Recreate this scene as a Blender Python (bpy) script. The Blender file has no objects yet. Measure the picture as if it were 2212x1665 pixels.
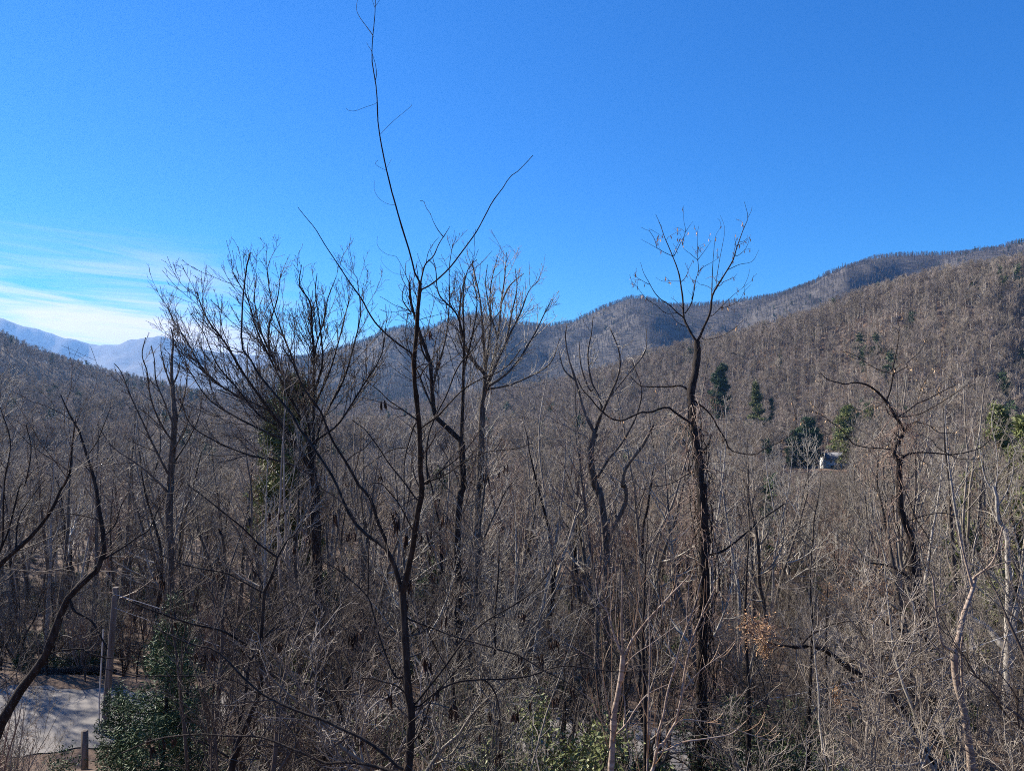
import bpy, math, random
import numpy as np
from mathutils import Vector
sc = bpy.context.scene
PI = math.pi
RAD = math.radians
# ------------------------------------------------------------------ camera
cam = bpy.data.cameras.new("camera"); camo = bpy.data.objects.new("camera", cam)
sc.collection.objects.link(camo); sc.camera = camo
camo.location = (0, 0, 0); camo.rotation_euler = (RAD(90), 0, 0)
cam.sensor_fit = 'HORIZONTAL'; cam.angle = RAD(70); cam.clip_start = 0.05; cam.clip_end = 60000
U0, V0, F0 = 1106.0, 832.5, 1106.0/math.tan(RAD(35))
# ------------------------------------------------------------------ sky and sun
SUN_AZ = RAD(-57)      # from +Y towards -X
SUN_EL = RAD(33)
sd = Vector((math.sin(SUN_AZ)*math.cos(SUN_EL), math.cos(SUN_AZ)*math.cos(SUN_EL), math.sin(SUN_EL)))
w = bpy.data.worlds.new("World"); sc.world = w; w.use_nodes = True
nt = w.node_tree; N = nt.nodes; L = nt.links; N.clear()
def nd(t, **k):
    n = N.new(t)
    for a, b in k.items(): setattr(n, a, b)
    return n
wo = nd('ShaderNodeOutputWorld'); bg = nd('ShaderNodeBackground'); L.new(bg.outputs[0], wo.inputs[0])
sky = nd('ShaderNodeTexSky', sky_type='NISHITA', sun_disc=False)
sky.sun_elevation = SUN_EL; sky.sun_rotation = SUN_AZ
sky.air_density = 1.0; sky.dust_density = 0.0; sky.ozone_density = 5.0; sky.altitude = 1500
hs = nd('ShaderNodeHueSaturation'); L.new(sky.outputs[0], hs.inputs['Color'])
hs.inputs['Saturation'].default_value = 1.2; hs.inputs['Hue'].default_value = 0.515; hs.inputs['Value'].default_value = 1.0
gmn = nd('ShaderNodeGamma'); L.new(hs.outputs[0], gmn.inputs[0]); gmn.inputs[1].default_value = 0.7
tint = nd('ShaderNodeMix', data_type='RGBA', blend_type='MULTIPLY'); tint.inputs[0].default_value = 1; L.new(gmn.outputs[0], tint.inputs[6]); tint.inputs[7].default_value = (.42, 1.36, 1.98, 1)
# thin cirrus low in the left sky
geo = nd('ShaderNodeTexCoord'); sep = nd('ShaderNodeSeparateXYZ'); L.new(geo.outputs['Generated'], sep.inputs[0])
def mth(op, a, b=None, c=None, clamp=False):
    n = nd('ShaderNodeMath', operation=op); n.use_clamp = clamp
    for i, v in enumerate((a, b, c)):
        if v is None: continue
        if isinstance(v, (int, float)): n.inputs[i].default_value = v
        else: L.new(v, n.inputs[i])
    return n.outputs[0]
def ss(v, a, b):
    n = nd('ShaderNodeMapRange', interpolation_type='SMOOTHSTEP'); L.new(v, n.inputs[0])
    n.inputs[1].default_value = a; n.inputs[2].default_value = b
    return n.outputs[0]
az = mth('ARCTAN2', sep.outputs[0], sep.outputs[1]); el = mth('ARCSINE', sep.outputs[2])
cb = nd('ShaderNodeCombineXYZ'); L.new(mth('MULTIPLY', mth('ADD', az, mth('MULTIPLY', el, -0.9)), 3.2), cb.inputs[0])
L.new(mth('MULTIPLY', mth('ADD', el, mth('MULTIPLY', az, 0.10)), 34.0), cb.inputs[1])
nz = nd('ShaderNodeTexNoise'); L.new(cb.outputs[0], nz.inputs['Vector'])
nz.inputs['Scale'].default_value = 1.0; nz.inputs['Detail'].default_value = 7; nz.inputs['Roughness'].default_value = 0.58; nz.inputs['Distortion'].default_value = 0.7
streak = ss(nz.outputs[0], 0.38, 0.66)
azf = mth('ADD', az, mth('MULTIPLY', el, 0.9))
solid = ss(mth('ADD', el, mth('MULTIPLY', nz.outputs[0], -0.07)), 0.075, 0.0)
band = ss(mth('ADD', el, mth('MULTIPLY', nz.outputs[0], -0.05)), 0.185, 0.07)
am = ss(azf, -0.12, -0.40)
cl = mth('MULTIPLY', mth('MULTIPLY', mth('ADD', mth('MULTIPLY', streak, 0.62), mth('MULTIPLY', solid, 0.75)), band), am, clamp=True)
low = ss(el, 0.085, 0.015)
cl = mth('MAXIMUM', cl, mth('MULTIPLY', mth('MULTIPLY', ss(azf, 0.15, -0.25), low), 0.75))
mx = nd('ShaderNodeMix', data_type='RGBA'); L.new(mth('MULTIPLY', cl, 0.95), mx.inputs[0]); L.new(tint.outputs[2], mx.inputs[6])
mx.inputs[7].default_value = (7.4, 6.7, 6.5, 1)
L.new(mx.outputs[2], bg.inputs['Color']); bg.inputs['Strength'].default_value = 0.069
sl = bpy.data.lights.new("sun", 'SUN'); sl.energy = 5.0; sl.angle = RAD(0.55); sl.color = (1.0, 0.92, 0.80)
slo = bpy.data.objects.new("sun", sl); sc.collection.objects.link(slo)
slo.rotation_euler = (-sd).to_track_quat('-Z', 'Y').to_euler()
sc.view_settings.view_transform = 'Standard'; sc.view_settings.look = 'None'; sc.view_settings.exposure = 1.15; sc.view_settings.gamma = 1
cy = sc.cycles
cy.max_bounces = 4; cy.diffuse_bounces = 2; cy.glossy_bounces = 1; cy.transmission_bounces = 2; cy.volume_bounces = 0; cy.transparent_max_bounces = 4
cy.use_denoising = False; cy.pixel_filter_type = 'BLACKMAN_HARRIS'; cy.filter_width = 1.0; cy.sample_clamp_indirect = 4
cy.use_adaptive_sampling = False
# ------------------------------------------------------------------ helpers
def tag(o, label=None, cat=None, group=None, kind=None):
    for k, v in (('label', label), ('category', cat), ('group', group), ('kind', kind)):
        if v: o[k] = v
    return o
def link(o, parent=None):
    sc.collection.objects.link(o)
    if parent: o.parent = parent
    return o
def empty(name, loc=(0, 0, 0), rz=0.0):
    o = bpy.data.objects.new(name, None); o.empty_display_size = .3
    sc.collection.objects.link(o); o.location = loc; o.rotation_euler = (0, 0, rz); return o
def pmesh(name, V, faces_sizes, idx, mats, smooth=True, midx=None):
    me = bpy.data.meshes.new(name)
    V = np.asarray(V, np.float32); idx = np.asarray(idx, np.int32).ravel()
    me.vertices.add(len(V)); me.vertices.foreach_set('co', V.ravel())
    nf = len(faces_sizes); me.loops.add(len(idx)); me.loops.foreach_set('vertex_index', idx)
    me.polygons.add(nf); st = np.zeros(nf, np.int32); st[1:] = np.cumsum(faces_sizes)[:-1]
    me.polygons.foreach_set('loop_start', st)
    if smooth: me.polygons.foreach_set('use_smooth', np.ones(nf, bool))
    if midx is not None: me.polygons.foreach_set('material_index', midx.astype(np.int32))
    for m in (mats if isinstance(mats, (list, tuple)) else [mats]): me.materials.append(m)
    me.update(calc_edges=True); return me
class Geo:                                   # collects quads and tris
    def __init__(s): s.v = []; s.q = []; s.t = []; s.n = 0
    def add(s, V, Q=None, T=None):
        V = np.asarray(V, float).reshape(-1, 3); s.v.append(V)
        if Q is not None and len(Q): s.q.append(np.asarray(Q).reshape(-1, 4)+s.n)
        if T is not None and len(T): s.t.append(np.asarray(T).reshape(-1, 3)+s.n)
        s.n += len(V); return s
    def mesh(s, name, mat, smooth=True):
        V = np.concatenate(s.v) if s.v else np.zeros((0, 3))
        q = np.concatenate(s.q) if s.q else np.zeros((0, 4), int); t = np.concatenate(s.t) if s.t else np.zeros((0, 3), int)
        return pmesh(name, V, np.r_[np.full(len(q), 4), np.full(len(t), 3)].astype(np.int32), np.r_[q.ravel(), t.ravel()], mat, smooth)
    def obj(s, name, mat, parent=None, smooth=True):
        return link(bpy.data.objects.new(name, s.mesh(name, mat, smooth)), parent)
    def box(s, x0, x1, y0, y1, z0, z1):
        V = [(x, y, z) for z in (z0, z1) for y in (y0, y1) for x in (x0, x1)]
        return s.add(V, [(0, 2, 3, 1), (4, 5, 7, 6), (0, 1, 5, 4), (2, 6, 7, 3), (0, 4, 6, 2), (1, 3, 7, 5)])
def norm(a): return a/np.maximum(np.linalg.norm(a, axis=-1, keepdims=True), 1e-9)
def tubes(G, P, R, S, rng=None, rough=0.0):
    """P (N,K,3), R (N,K): N tubes with S sides into G"""
    P = np.asarray(P, float); R = np.asarray(R, float)
    Nn, K, _ = P.shape
    if Nn == 0: return
    T = norm(np.gradient(P, axis=1)); A = norm(P[:, -1]-P[:, 0])
    ref = np.where(np.abs(A[:, 2:3]) < .8, np.array([[0, 0, 1.]]), np.array([[1., 0, 0]]))[:, None, :]
    X = norm(np.cross(T, np.broadcast_to(ref, T.shape))); Y = np.cross(T, X)
    a = np.arange(S)*2*PI/S
    RR = R[:, :, None]
    if rough and rng is not None: RR = RR*(1+rough*rng.normal(size=(Nn, K, S)))
    V = P[:, :, None, :]+RR[..., None]*(np.cos(a)[None, None, :, None]*X[:, :, None, :]+np.sin(a)[None, None, :, None]*Y[:, :, None, :])
    base = (np.arange(Nn)*K*S)[:, None, None]; k = (np.arange(K-1)*S)[None, :, None]; s_ = np.arange(S)[None, None, :]; s2 = (s_+1) % S
    Q = np.stack([base+k+s_, base+k+s2, base+k+S+s2, base+k+S+s_], -1)
    G.add(V.reshape(-1, 3), Q.reshape(-1, 4))
def march(rng, p0, d0, Ln, r0, r1, K, wander, up, bend=0.0):
    n = len(p0); P = np.zeros((n, K, 3)); P[:, 0] = p0; d = norm(d0); st = (Ln/(K-1))[:, None]
    bd = norm(rng.normal(size=(n, 3)))*bend
    for i in range(1, K):
        d = norm(d+rng.normal(size=(n, 3))*wander+bd+np.array([0, 0, 1.])*up)
        P[:, i] = P[:, i-1]+d*st
    t = np.linspace(0, 1, K)[None]
    R = r0[:, None]*(1-t)+r1[:, None]*t if hasattr(r1, '__len__') else r0[:, None]*(1-t)+r1*t
    return P, R
def sprout(rng, P, R, dens, t0, t1, ang, lfrac, lmin, lmax, K, wander, up, rr=0.6, tip=.004, asd=10, bend=0.0, rmax=1, even=False, count=None, taper=0.6):
    n, Kp, _ = P.shape
    Lp = np.linalg.norm(np.diff(P, axis=1), axis=2).sum(1)
    m = np.full(n, count) if count is not None else rng.poisson(np.maximum(dens*Lp*(t1-t0), 0))
    pi = np.repeat(np.arange(n), m)
    sprout.pi = pi
    if len(pi) == 0: return np.zeros((0, K, 3)), np.zeros((0, K))
    t = t0+(t1-t0)*rng.random(len(pi))
    f = t*(Kp-1); i = np.minimum(f.astype(int), Kp-2); f = (f-i)[:, None]
    p = P[pi, i]*(1-f)+P[pi, i+1]*f; T = norm(P[pi, i+1]-P[pi, i]); rp = R[pi, i]*(1-f[:, 0])+R[pi, i+1]*f[:, 0]
    rnd = norm(np.cross(T, rng.normal(size=T.shape)))
    a = np.radians(rng.normal(ang, asd, len(pi)))[:, None]
    d = T*np.cos(a)+rnd*np.sin(a)
    Ln = np.clip(Lp[pi]*lfrac*(1-taper*t)*rng.uniform(.6, 1.3, len(pi)), lmin, lmax)
    r0 = np.minimum(np.maximum(rp*rr, tip), rmax)
    r0 = np.minimum(r0, np.maximum(Ln*.03, tip))
    return march(rng, p, d, Ln, r0, np.minimum(r0, tip), K, wander, up, bend)
def cat(*a):
    P = [x for x, _ in a if len(x)]; R = [y for _, y in a if len(y)]
    return np.concatenate(P), np.concatenate(R)
# ------------------------------------------------------------------ materials
def mat(name):
    m = bpy.data.materials.new(name); m.use_nodes = True; t = m.node_tree
    return m, t.nodes, t.links, t.nodes['Principled BSDF']
def noise_mat(name, cols, scale=5, stretch=(1, 1, 1), rough=.9, bump=0.0, var=.25, detail=6, pos=None, spec=.2, hv=0.0, bscale=None, world=False):
    m, n, l, b = mat(name)
    tc = n.new('ShaderNodeTexCoord'); mp = n.new('ShaderNodeMapping'); mp.inputs['Scale'].default_value = stretch
    if world:
        g = n.new('ShaderNodeNewGeometry'); l.new(g.outputs['Position'], mp.inputs[0])
    else: l.new(tc.outputs['Object'], mp.inputs[0])
    nz = n.new('ShaderNodeTexNoise'); nz.inputs['Scale'].default_value = scale; nz.inputs['Detail'].default_value = detail; nz.inputs['Roughness'].default_value = .65
    l.new(mp.outputs[0], nz.inputs[0])
    cr = n.new('ShaderNodeValToRGB'); l.new(nz.outputs[0], cr.inputs[0])
    e = cr.color_ramp.elements; pos = pos or [.3+.4*i/(len(cols)-1) for i in range(len(cols))]
    while len(e) < len(cols): e.new(.5)
    for i, c in enumerate(cols): e[i].position = pos[i]; e[i].color = (*c, 1)
    oi = n.new('ShaderNodeObjectInfo'); h = n.new('ShaderNodeHueSaturation')
    mr = n.new('ShaderNodeMapRange'); l.new(oi.outputs['Random'], mr.inputs[0]); mr.inputs[3].default_value = 1-var; mr.inputs[4].default_value = 1+var
    l.new(mr.outputs[0], h.inputs['Value']); l.new(cr.outputs[0], h.inputs['Color'])
    if hv:
        m2 = n.new('ShaderNodeMapRange'); mm = n.new('ShaderNodeMath'); mm.operation = 'FRACT'; m3 = n.new('ShaderNodeMath'); m3.operation = 'MULTIPLY'; m3.inputs[1].default_value = 17.3
        l.new(oi.outputs['Random'], m3.inputs[0]); l.new(m3.outputs[0], mm.inputs[0]); l.new(mm.outputs[0], m2.inputs[0])
        m2.inputs[3].default_value = .5-hv; m2.inputs[4].default_value = .5+hv; l.new(m2.outputs[0], h.inputs['Hue'])
    l.new(h.outputs[0], b.inputs['Base Color']); b.inputs['Roughness'].default_value = rough; b.inputs['Specular IOR Level'].default_value = spec
    if bump:
        bp = n.new('ShaderNodeBump'); bp.inputs['Strength'].default_value = bump; bp.inputs['Distance'].default_value = .05
        if bscale:
            n2 = n.new('ShaderNodeTexNoise'); n2.inputs['Scale'].default_value = bscale; n2.inputs['Detail'].default_value = 5; l.new(mp.outputs[0], n2.inputs[0]); l.new(n2.outputs[0], bp.inputs['Height'])
        else: l.new(nz.outputs[0], bp.inputs['Height'])
        l.new(bp.outputs[0], b.inputs['Normal'])
    return m
M = {}
M['bark'] = noise_mat('bark_grey_brown', [(.035, .028, .022), (.10, .082, .067), (.20, .17, .14)], 9, (1, 1, .22), bump=.8, var=.25)
M['bark_dark'] = noise_mat('bark_dark', [(.010, .008, .007), (.030, .022, .018), (.075, .058, .047)], 14, (1, 1, .2), bump=.9, var=.1)  # near-black so foreground trunks read as backlit; their shade is in the colour
M['bark_pale'] = noise_mat('bark_pale', [(.16, .14, .12), (.34, .31, .27), (.48, .45, .40)], 7, (1, 1, .6), bump=.4, var=.15)
M['bark_smooth'] = noise_mat('bark_smooth_ringed', [(.14, .10, .075), (.30, .23, .18), (.44, .37, .30)], 5, (.5, .5, 4), bump=.25, var=.05)
M['twig'] = noise_mat('twig_brown_grey', [(.09, .072, .056), (.22, .185, .145), (.40, .35, .285)], 1.2, var=.28, hv=.012, spec=.4, rough=.7)
M['twig_dark'] = noise_mat('twig_dark', [(.03, .022, .018), (.085, .065, .052), (.19, .155, .125)], 1.2, var=.1, rough=.75)  # darker copy of twig, with the backlit look of the crowns in its colour
M['twig_red'] = noise_mat('twig_reddish', [(.11, .06, .044), (.22, .14, .10), (.31, .24, .18)], 1.5, var=.15, spec=.45, rough=.55)
M['twig_pale'] = noise_mat('twig_pale', [(.17, .15, .12), (.33, .295, .24), (.5, .46, .39)], 1.2, var=.2, spec=.4, rough=.65)
M['shoot'] = noise_mat('shoot_orange_brown', [(.22, .11, .05), (.36, .22, .12), (.42, .33, .24)], 3, var=.05, spec=.5, rough=.5)
M['pod'] = noise_mat('dry_seed_pod', [(.010, .006, .005), (.028, .015, .011), (.09, .045, .03)], 9, var=.2, rough=.6)
M['dryleaf'] = noise_mat('dry_leaf', [(.20, .11, .055), (.42, .25, .13), (.58, .40, .24)], 8, var=.2)
M['tanleaf'] = noise_mat('tan_leaf', [(.30, .19, .10), (.48, .33, .19), (.6, .45, .3)], 8, var=.2)
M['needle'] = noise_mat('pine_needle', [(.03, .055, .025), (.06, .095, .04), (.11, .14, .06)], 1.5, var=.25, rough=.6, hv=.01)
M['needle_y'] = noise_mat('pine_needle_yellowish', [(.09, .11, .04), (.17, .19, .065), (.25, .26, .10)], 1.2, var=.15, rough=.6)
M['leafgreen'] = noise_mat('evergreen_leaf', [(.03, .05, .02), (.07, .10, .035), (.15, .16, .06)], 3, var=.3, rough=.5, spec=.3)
M['leafyellow'] = noise_mat('yellow_green_leaf', [(.07, .09, .03), (.15, .17, .06), (.26, .27, .11)], 3, var=.1, rough=.5)  # yellower, paler green than the evergreen leaf
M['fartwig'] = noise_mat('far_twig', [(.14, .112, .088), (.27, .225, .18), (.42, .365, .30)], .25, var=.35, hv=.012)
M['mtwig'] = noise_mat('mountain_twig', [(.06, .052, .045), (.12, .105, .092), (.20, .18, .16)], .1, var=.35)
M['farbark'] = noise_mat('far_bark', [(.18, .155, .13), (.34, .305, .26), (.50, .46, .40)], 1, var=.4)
# ------------------------------------------------------------------ terrain
def vnoise(x, y, seed=0):
    xi = np.floor(x).astype(np.int64); yi = np.floor(y).astype(np.int64); fx = x-xi; fy = y-yi
    fx = fx*fx*(3-2*fx); fy = fy*fy*(3-2*fy)
    def h(a, b):
        k = (a*374761393+b*668265263+seed*1442695041) & 0xffffffff
        k = ((k ^ (k >> 13))*1274126177) & 0xffffffff
        return ((k ^ (k >> 16)) & 0xffff)/65535.0*2-1
    return (h(xi, yi)*(1-fx)+h(xi+1, yi)*fx)*(1-fy)+(h(xi, yi+1)*(1-fx)+h(xi+1, yi+1)*fx)*fy
def fbm(x, y, o=4, seed=0, g=.5):
    s = 0; a = 1
    for i in range(o): s = s+a*vnoise(x*2**i, y*2**i, seed+i*7); a *= g
    return s
def sstep(a, b, x): t = np.clip((x-a)/(b-a), 0, 1); return t*t*(3-2*t)
CREST = {
 'far': [(-900, 660), (-300, 680), (0, 700), (45, 712), (100, 727), (200, 747), (262, 752), (310, 738), (350, 736), (430, 754), (520, 766), (620, 772), (760, 775), (1000, 780), (1600, 770), (3000, 760)],
 'left': [(-1200, 642), (-400, 687), (-100, 712), (0, 737), (60, 770), (180, 812), (260, 832), (400, 864), (500, 884), (700, 927), (900, 967), (1400, 1032), (3000, 1122)],
 'mid': [(-500, 990), (200, 930), (450, 866), (560, 815), (640, 788), (700, 773), (760, 755), (830, 735), (870, 720), (905, 722), (940, 716), (985, 698), (1030, 688), (1080, 693), (1120, 702), (1180, 706), (1240, 696), (1300, 667), (1360, 646), (1400, 648), (1450, 663), (1520, 660), (1600, 656), (1700, 638), (1760, 617), (1830, 582), (1880, 562), (1940, 553), (2000, 552), (2100, 550), (2212, 542), (2600, 520), (3600, 480)],
 'right': [(700, 905), (1000, 890), (1150, 872), (1240, 852), (1330, 828), (1420, 800), (1500, 782), (1600, 762), (1700, 742), (1800, 708), (1900, 672), (2000, 645), (2100, 628), (2212, 612), (2500, 570), (3600, 480)]}
def crest(k, u): a = np.array(CREST[k], float); return np.interp(u, a[:, 0], a[:, 1])
ROAD = np.array([(-70, 38, 4.2), (-48, 37, 4.2), (-34, 35.9, 4.2), (-25, 35.3, 3.9), (-19.5, 35.6, 3.1), (-15, 36.0, 2.5), (-8, 35.6, 2.3), (0, 34.0, 2.5), (8, 31.5, 2.5), (16, 28, 2.5), (26, 24, 2.5)], float)
ROADZ = -16.2
def road_dist(x, y):
    best = np.full(np.shape(x), 1e9)
    for a, b in zip(ROAD[:-1], ROAD[1:]):
        ab = b[:2]-a[:2]; t = np.clip(((x-a[0])*ab[0]+(y-a[1])*ab[1])/(ab@ab), 0, 1)
        d = np.hypot(x-a[0]-t*ab[0], y-a[1]-t*ab[1])-(a[2]+t*(b[2]-a[2]))
        best = np.minimum(best, d)
    return best
def hgt(x, y):
    x = np.asarray(x, float); y = np.asarray(y, float); r = np.hypot(x, y)
    th = np.arctan2(x, y); tc = np.clip(th, -1.0, 1.0); d = np.where(np.abs(th) < 1.0, y, r*math.cos(1.0))
    u = U0+F0*np.tan(tc)
    dd = np.array([-60, -20, 0, 10, 20, 35, 60, 100, 200, 330, 600, 900, 2000, 14000]); zz = np.array([16, 2, -5, -9, -12.6, -16.6, -21.5, -28, -38, -43, -52, -58, -60, -60.])
    yy = np.where(y < 60, y, d)
    z = np.interp(yy, dd, zz)+fbm(x/45, y/45, 4, 3)*np.interp(r, [8, 60, 400], [.25, 1.5, 3.0])
    base = z
    def ridge(k, D, W, Wb, pw, seed, na, ns, wu=150):
        H = -(crest(k, u)-V0)/F0*D; s = (d-D)
        Wn = np.where(s < 0, W*np.clip(1+.2*fbm(u/wu, d*0+seed, 2, seed), .75, 1.3), Wb)
        t = np.abs(s)/Wn
        p = np.exp(-.693*t**pw)
        hh = -60+(H+60)*p
        am = na*np.clip(t*2.2, 0, 1)*np.clip(1.6-t, 0, 1)
        return hh+fbm(x/ns, y/ns, 5, seed+11, .55)*am
    z = np.maximum(z, ridge('far', 9500., 1500., 2500., 1.8, 5, 140, 900))
    z = np.maximum(z, ridge('left', 950., 330., 600., 1.7, 21, 18, 160, 300))
    Dm = np.interp(u, [400, 1000, 1300, 1700, 2300], [2900, 2700, 2600, 2350, 2250])
    z = np.maximum(z, ridge('mid', Dm, 560., 900., 1.7, 33, 48, 300))
    Dr = np.interp(u, [900, 1300, 1700, 2212, 3000], [1000, 850, 700, 620, 560])
    zr = ridge('right', Dr, 150., 400., 1.9, 45, 7, 60, 420)
    z = np.maximum(z, zr)
    k = sstep(5.0, 1.2, road_dist(x, y))*(y < 60)*(y > 0)
    return z*(1-k)+ROADZ*k
def P2(u, v, Y): return np.array([(u-U0)/F0*Y, Y, -(v-V0)/F0*Y])
ths = np.concatenate([np.linspace(-150, -48, 52)[:-1], np.linspace(-48, 48, 560), np.linspace(48, 150, 52)[1:]])*PI/180
rs = np.concatenate([[0.01], np.geomspace(1.5, 12500, 620)])
TH, RR_ = np.meshgrid(ths, rs); X = RR_*np.sin(TH); Y = RR_*np.cos(TH); Z = hgt(X, Y)
nr, nth = X.shape; ii = np.arange((nr-1))[:, None]*nth+np.arange(nth-1)[None]
Q = np.stack([ii, ii+nth, ii+nth+1, ii+1], -1).reshape(-1, 4)
gm, n, l, b = mat('leaf_litter_ground')
g = n.new('ShaderNodeNewGeometry')
n1 = n.new('ShaderNodeTexNoise'); n1.inputs['Scale'].default_value = .05; n1.inputs['Detail'].default_value = 10; n1.inputs['Roughness'].default_value = .7; l.new(g.outputs['Position'], n1.inputs[0])
n2 = n.new('ShaderNodeTexNoise'); n2.inputs['Scale'].default_value = 3.5; n2.inputs['Detail'].default_value = 8; n2.inputs['Roughness'].default_value = .8; l.new(g.outputs['Position'], n2.inputs[0])
c1 = n.new('ShaderNodeValToRGB'); l.new(n2.outputs[0], c1.inputs[0])
e = c1.color_ramp.elements; e[0].position = .32; e[0].color = (.04, .027, .018, 1); e[1].position = .68; e[1].color = (.19, .145, .108, 1); q = e.new(.5); q.color = (.11, .073, .049, 1)
c2 = n.new('ShaderNodeValToRGB'); l.new(n1.outputs[0], c2.inputs[0]); e = c2.color_ramp.elements; e[0].position = .35; e[0].color = (.7, .72, .75, 1); e[1].position = .65; e[1].color = (1.15, 1.0, .9, 1)
mm = n.new('ShaderNodeMix'); mm.data_type = 'RGBA'; mm.blend_type = 'MULTIPLY'; mm.inputs[0].default_value = 1; l.new(c1.outputs[0], mm.inputs[6]); l.new(c2.outputs[0], mm.inputs[7])
l.new(mm.outputs[2], b.inputs['Base Color']); b.inputs['Roughness'].default_value = .95
bp = n.new('ShaderNodeBump'); bp.inputs['Strength'].default_value = .8; bp.inputs['Distance'].default_value = .08; l.new(n2.outputs[0], bp.inputs['Height']); l.new(bp.outputs[0], b.inputs['Normal'])
M['wood_shade'] = noise_mat('shaded_wooded_mountain', [(.035, .032, .029), (.075, .066, .058), (.13, .115, .10)], .02, detail=12, var=0, world=True)  # far wooded ground, forest shade put into its darker colour
ground = Geo().add(np.stack([X, Y, Z], -1), Q).obj('ground', gm); ground.data.materials.append(M['wood_shade'])
ground.data.polygons.foreach_set('material_index', ((Y[:-1, :-1].ravel() > 1150)*1).astype(np.int32)); tag(ground, kind='structure')
GMIN = float(Z.min())
# road
rm, n, l, b = mat('worn_asphalt')
g = n.new('ShaderNodeNewGeometry'); n1 = n.new('ShaderNodeTexNoise'); n1.inputs['Scale'].default_value = .5; n1.inputs['Detail'].default_value = 9; n1.inputs['Roughness'].default_value = .7; l.new(g.outputs['Position'], n1.inputs[0])
c1 = n.new('ShaderNodeValToRGB'); l.new(n1.outputs[0], c1.inputs[0]); e = c1.color_ramp.elements; e[0].position = .3; e[0].color = (.12, .11, .10, 1); e[1].position = .7; e[1].color = (.25, .225, .20, 1)
l.new(c1.outputs[0], b.inputs['Base Color']); b.inputs['Roughness'].default_value = .9
G = Geo(); pts = []
a = ROAD; s = np.linspace(0, len(a)-1, 200); cx = np.interp(s, np.arange(len(a)), a[:, 0]); cyy = np.interp(s, np.arange(len(a)), a[:, 1]); hw = np.interp(s, np.arange(len(a)), a[:, 2])
ker = np.ones(9)/9
for arr in (cx, cyy, hw): arr[4:-4] = np.convolve(arr, ker, 'valid')
tx = np.gradient(cx); ty = np.gradient(cyy); ll = np.hypot(tx, ty); nx, ny = -ty/ll, tx/ll
rows = []
for j, f in enumerate(np.linspace(-1, 1, 7)):
    jit = 1 if abs(f) < 1 else 1+.04*np.sin(s*9)+.03*np.sin(s*23+1)
    rows.append(np.stack([cx+nx*hw*f*jit, cyy+ny*hw*f*jit, np.full_like(cx, ROADZ+.045+.03*(1-f*f))], -1))
V = np.stack(rows, 0); ii = np.arange(6)[:, None]*200+np.arange(199)[None]
G.add(V, np.stack([ii, ii+1, ii+201, ii+200], -1).reshape(-1, 4)); road = G.obj('road', rm); tag(road, kind='structure')

# ------------------------------------------------------------------ haze
hm, n, l, b = mat('thin_blue_haze'); n.remove(b)
pv = n.new('ShaderNodeVolumePrincipled'); pv.inputs['Density'].default_value = 5.5e-5; pv.inputs['Color'].default_value = (.24, .50, 1.0, 1); pv.inputs['Anisotropy'].default_value = .35
l.new(pv.outputs[0], n['Material Output'].inputs['Volume'])
def build_haze():
    G = Geo().box(-13500, 13500, -13000, 13500, GMIN-1, 640)
    o = G.obj('haze', hm, smooth=False); tag(o, kind='stuff')

# ------------------------------------------------------------------ traced trees
CR = {'T': (545.2, 0, .33686), '1': (467.3, 436.2, .22536), '2': (467.3, 810.0, .22536), '3': (856.8, 467.3, .22536), '4': (1246.2, 436.2, .22536),
      '5': (1246.2, 810.0, .22536), '6': (1246.2, 1277.4, .22536), '7': (1713.5, 778.9, .22536), '8': (1713.5, 1168.3, .394),
      'a': (0, 467.3, .3743), 'b': (701, 467.3, .3743), 'c': (1433.2, 467.3, .3743), 'd': (0, 1042.2, .3743), 'e': (701, 1042.2, .3743), 'f': (1433.2, 1042.2, .3743), 'w': (0, 0, 1)}
def cr_spline(p, n=26):
    p = np.asarray(p, float)
    if len(p) == 2: p = np.linspace(p[0], p[1], 4)
    q = np.vstack([2*p[0]-p[1], p, 2*p[-1]-p[-2]]); out = []
    for i in range(1, len(q)-2):
        t = np.linspace(0, 1, 8, endpoint=False)[:, None]; a, b, c, d = q[i-1], q[i], q[i+1], q[i+2]
        out.append(.5*((2*b)+(-a+c)*t+(2*a-5*b+4*c-d)*t**2+(-a+3*b-3*c+d)*t**3))
    out.append(p[-1:]); o = np.concatenate(out)
    L_ = np.r_[0, np.cumsum(np.linalg.norm(np.diff(o[:, :2], axis=0), axis=1))]; s = np.linspace(0, L_[-1], n)
    return np.stack([np.interp(s, L_, o[:, j]) for j in range(o.shape[1])], 1)
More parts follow.
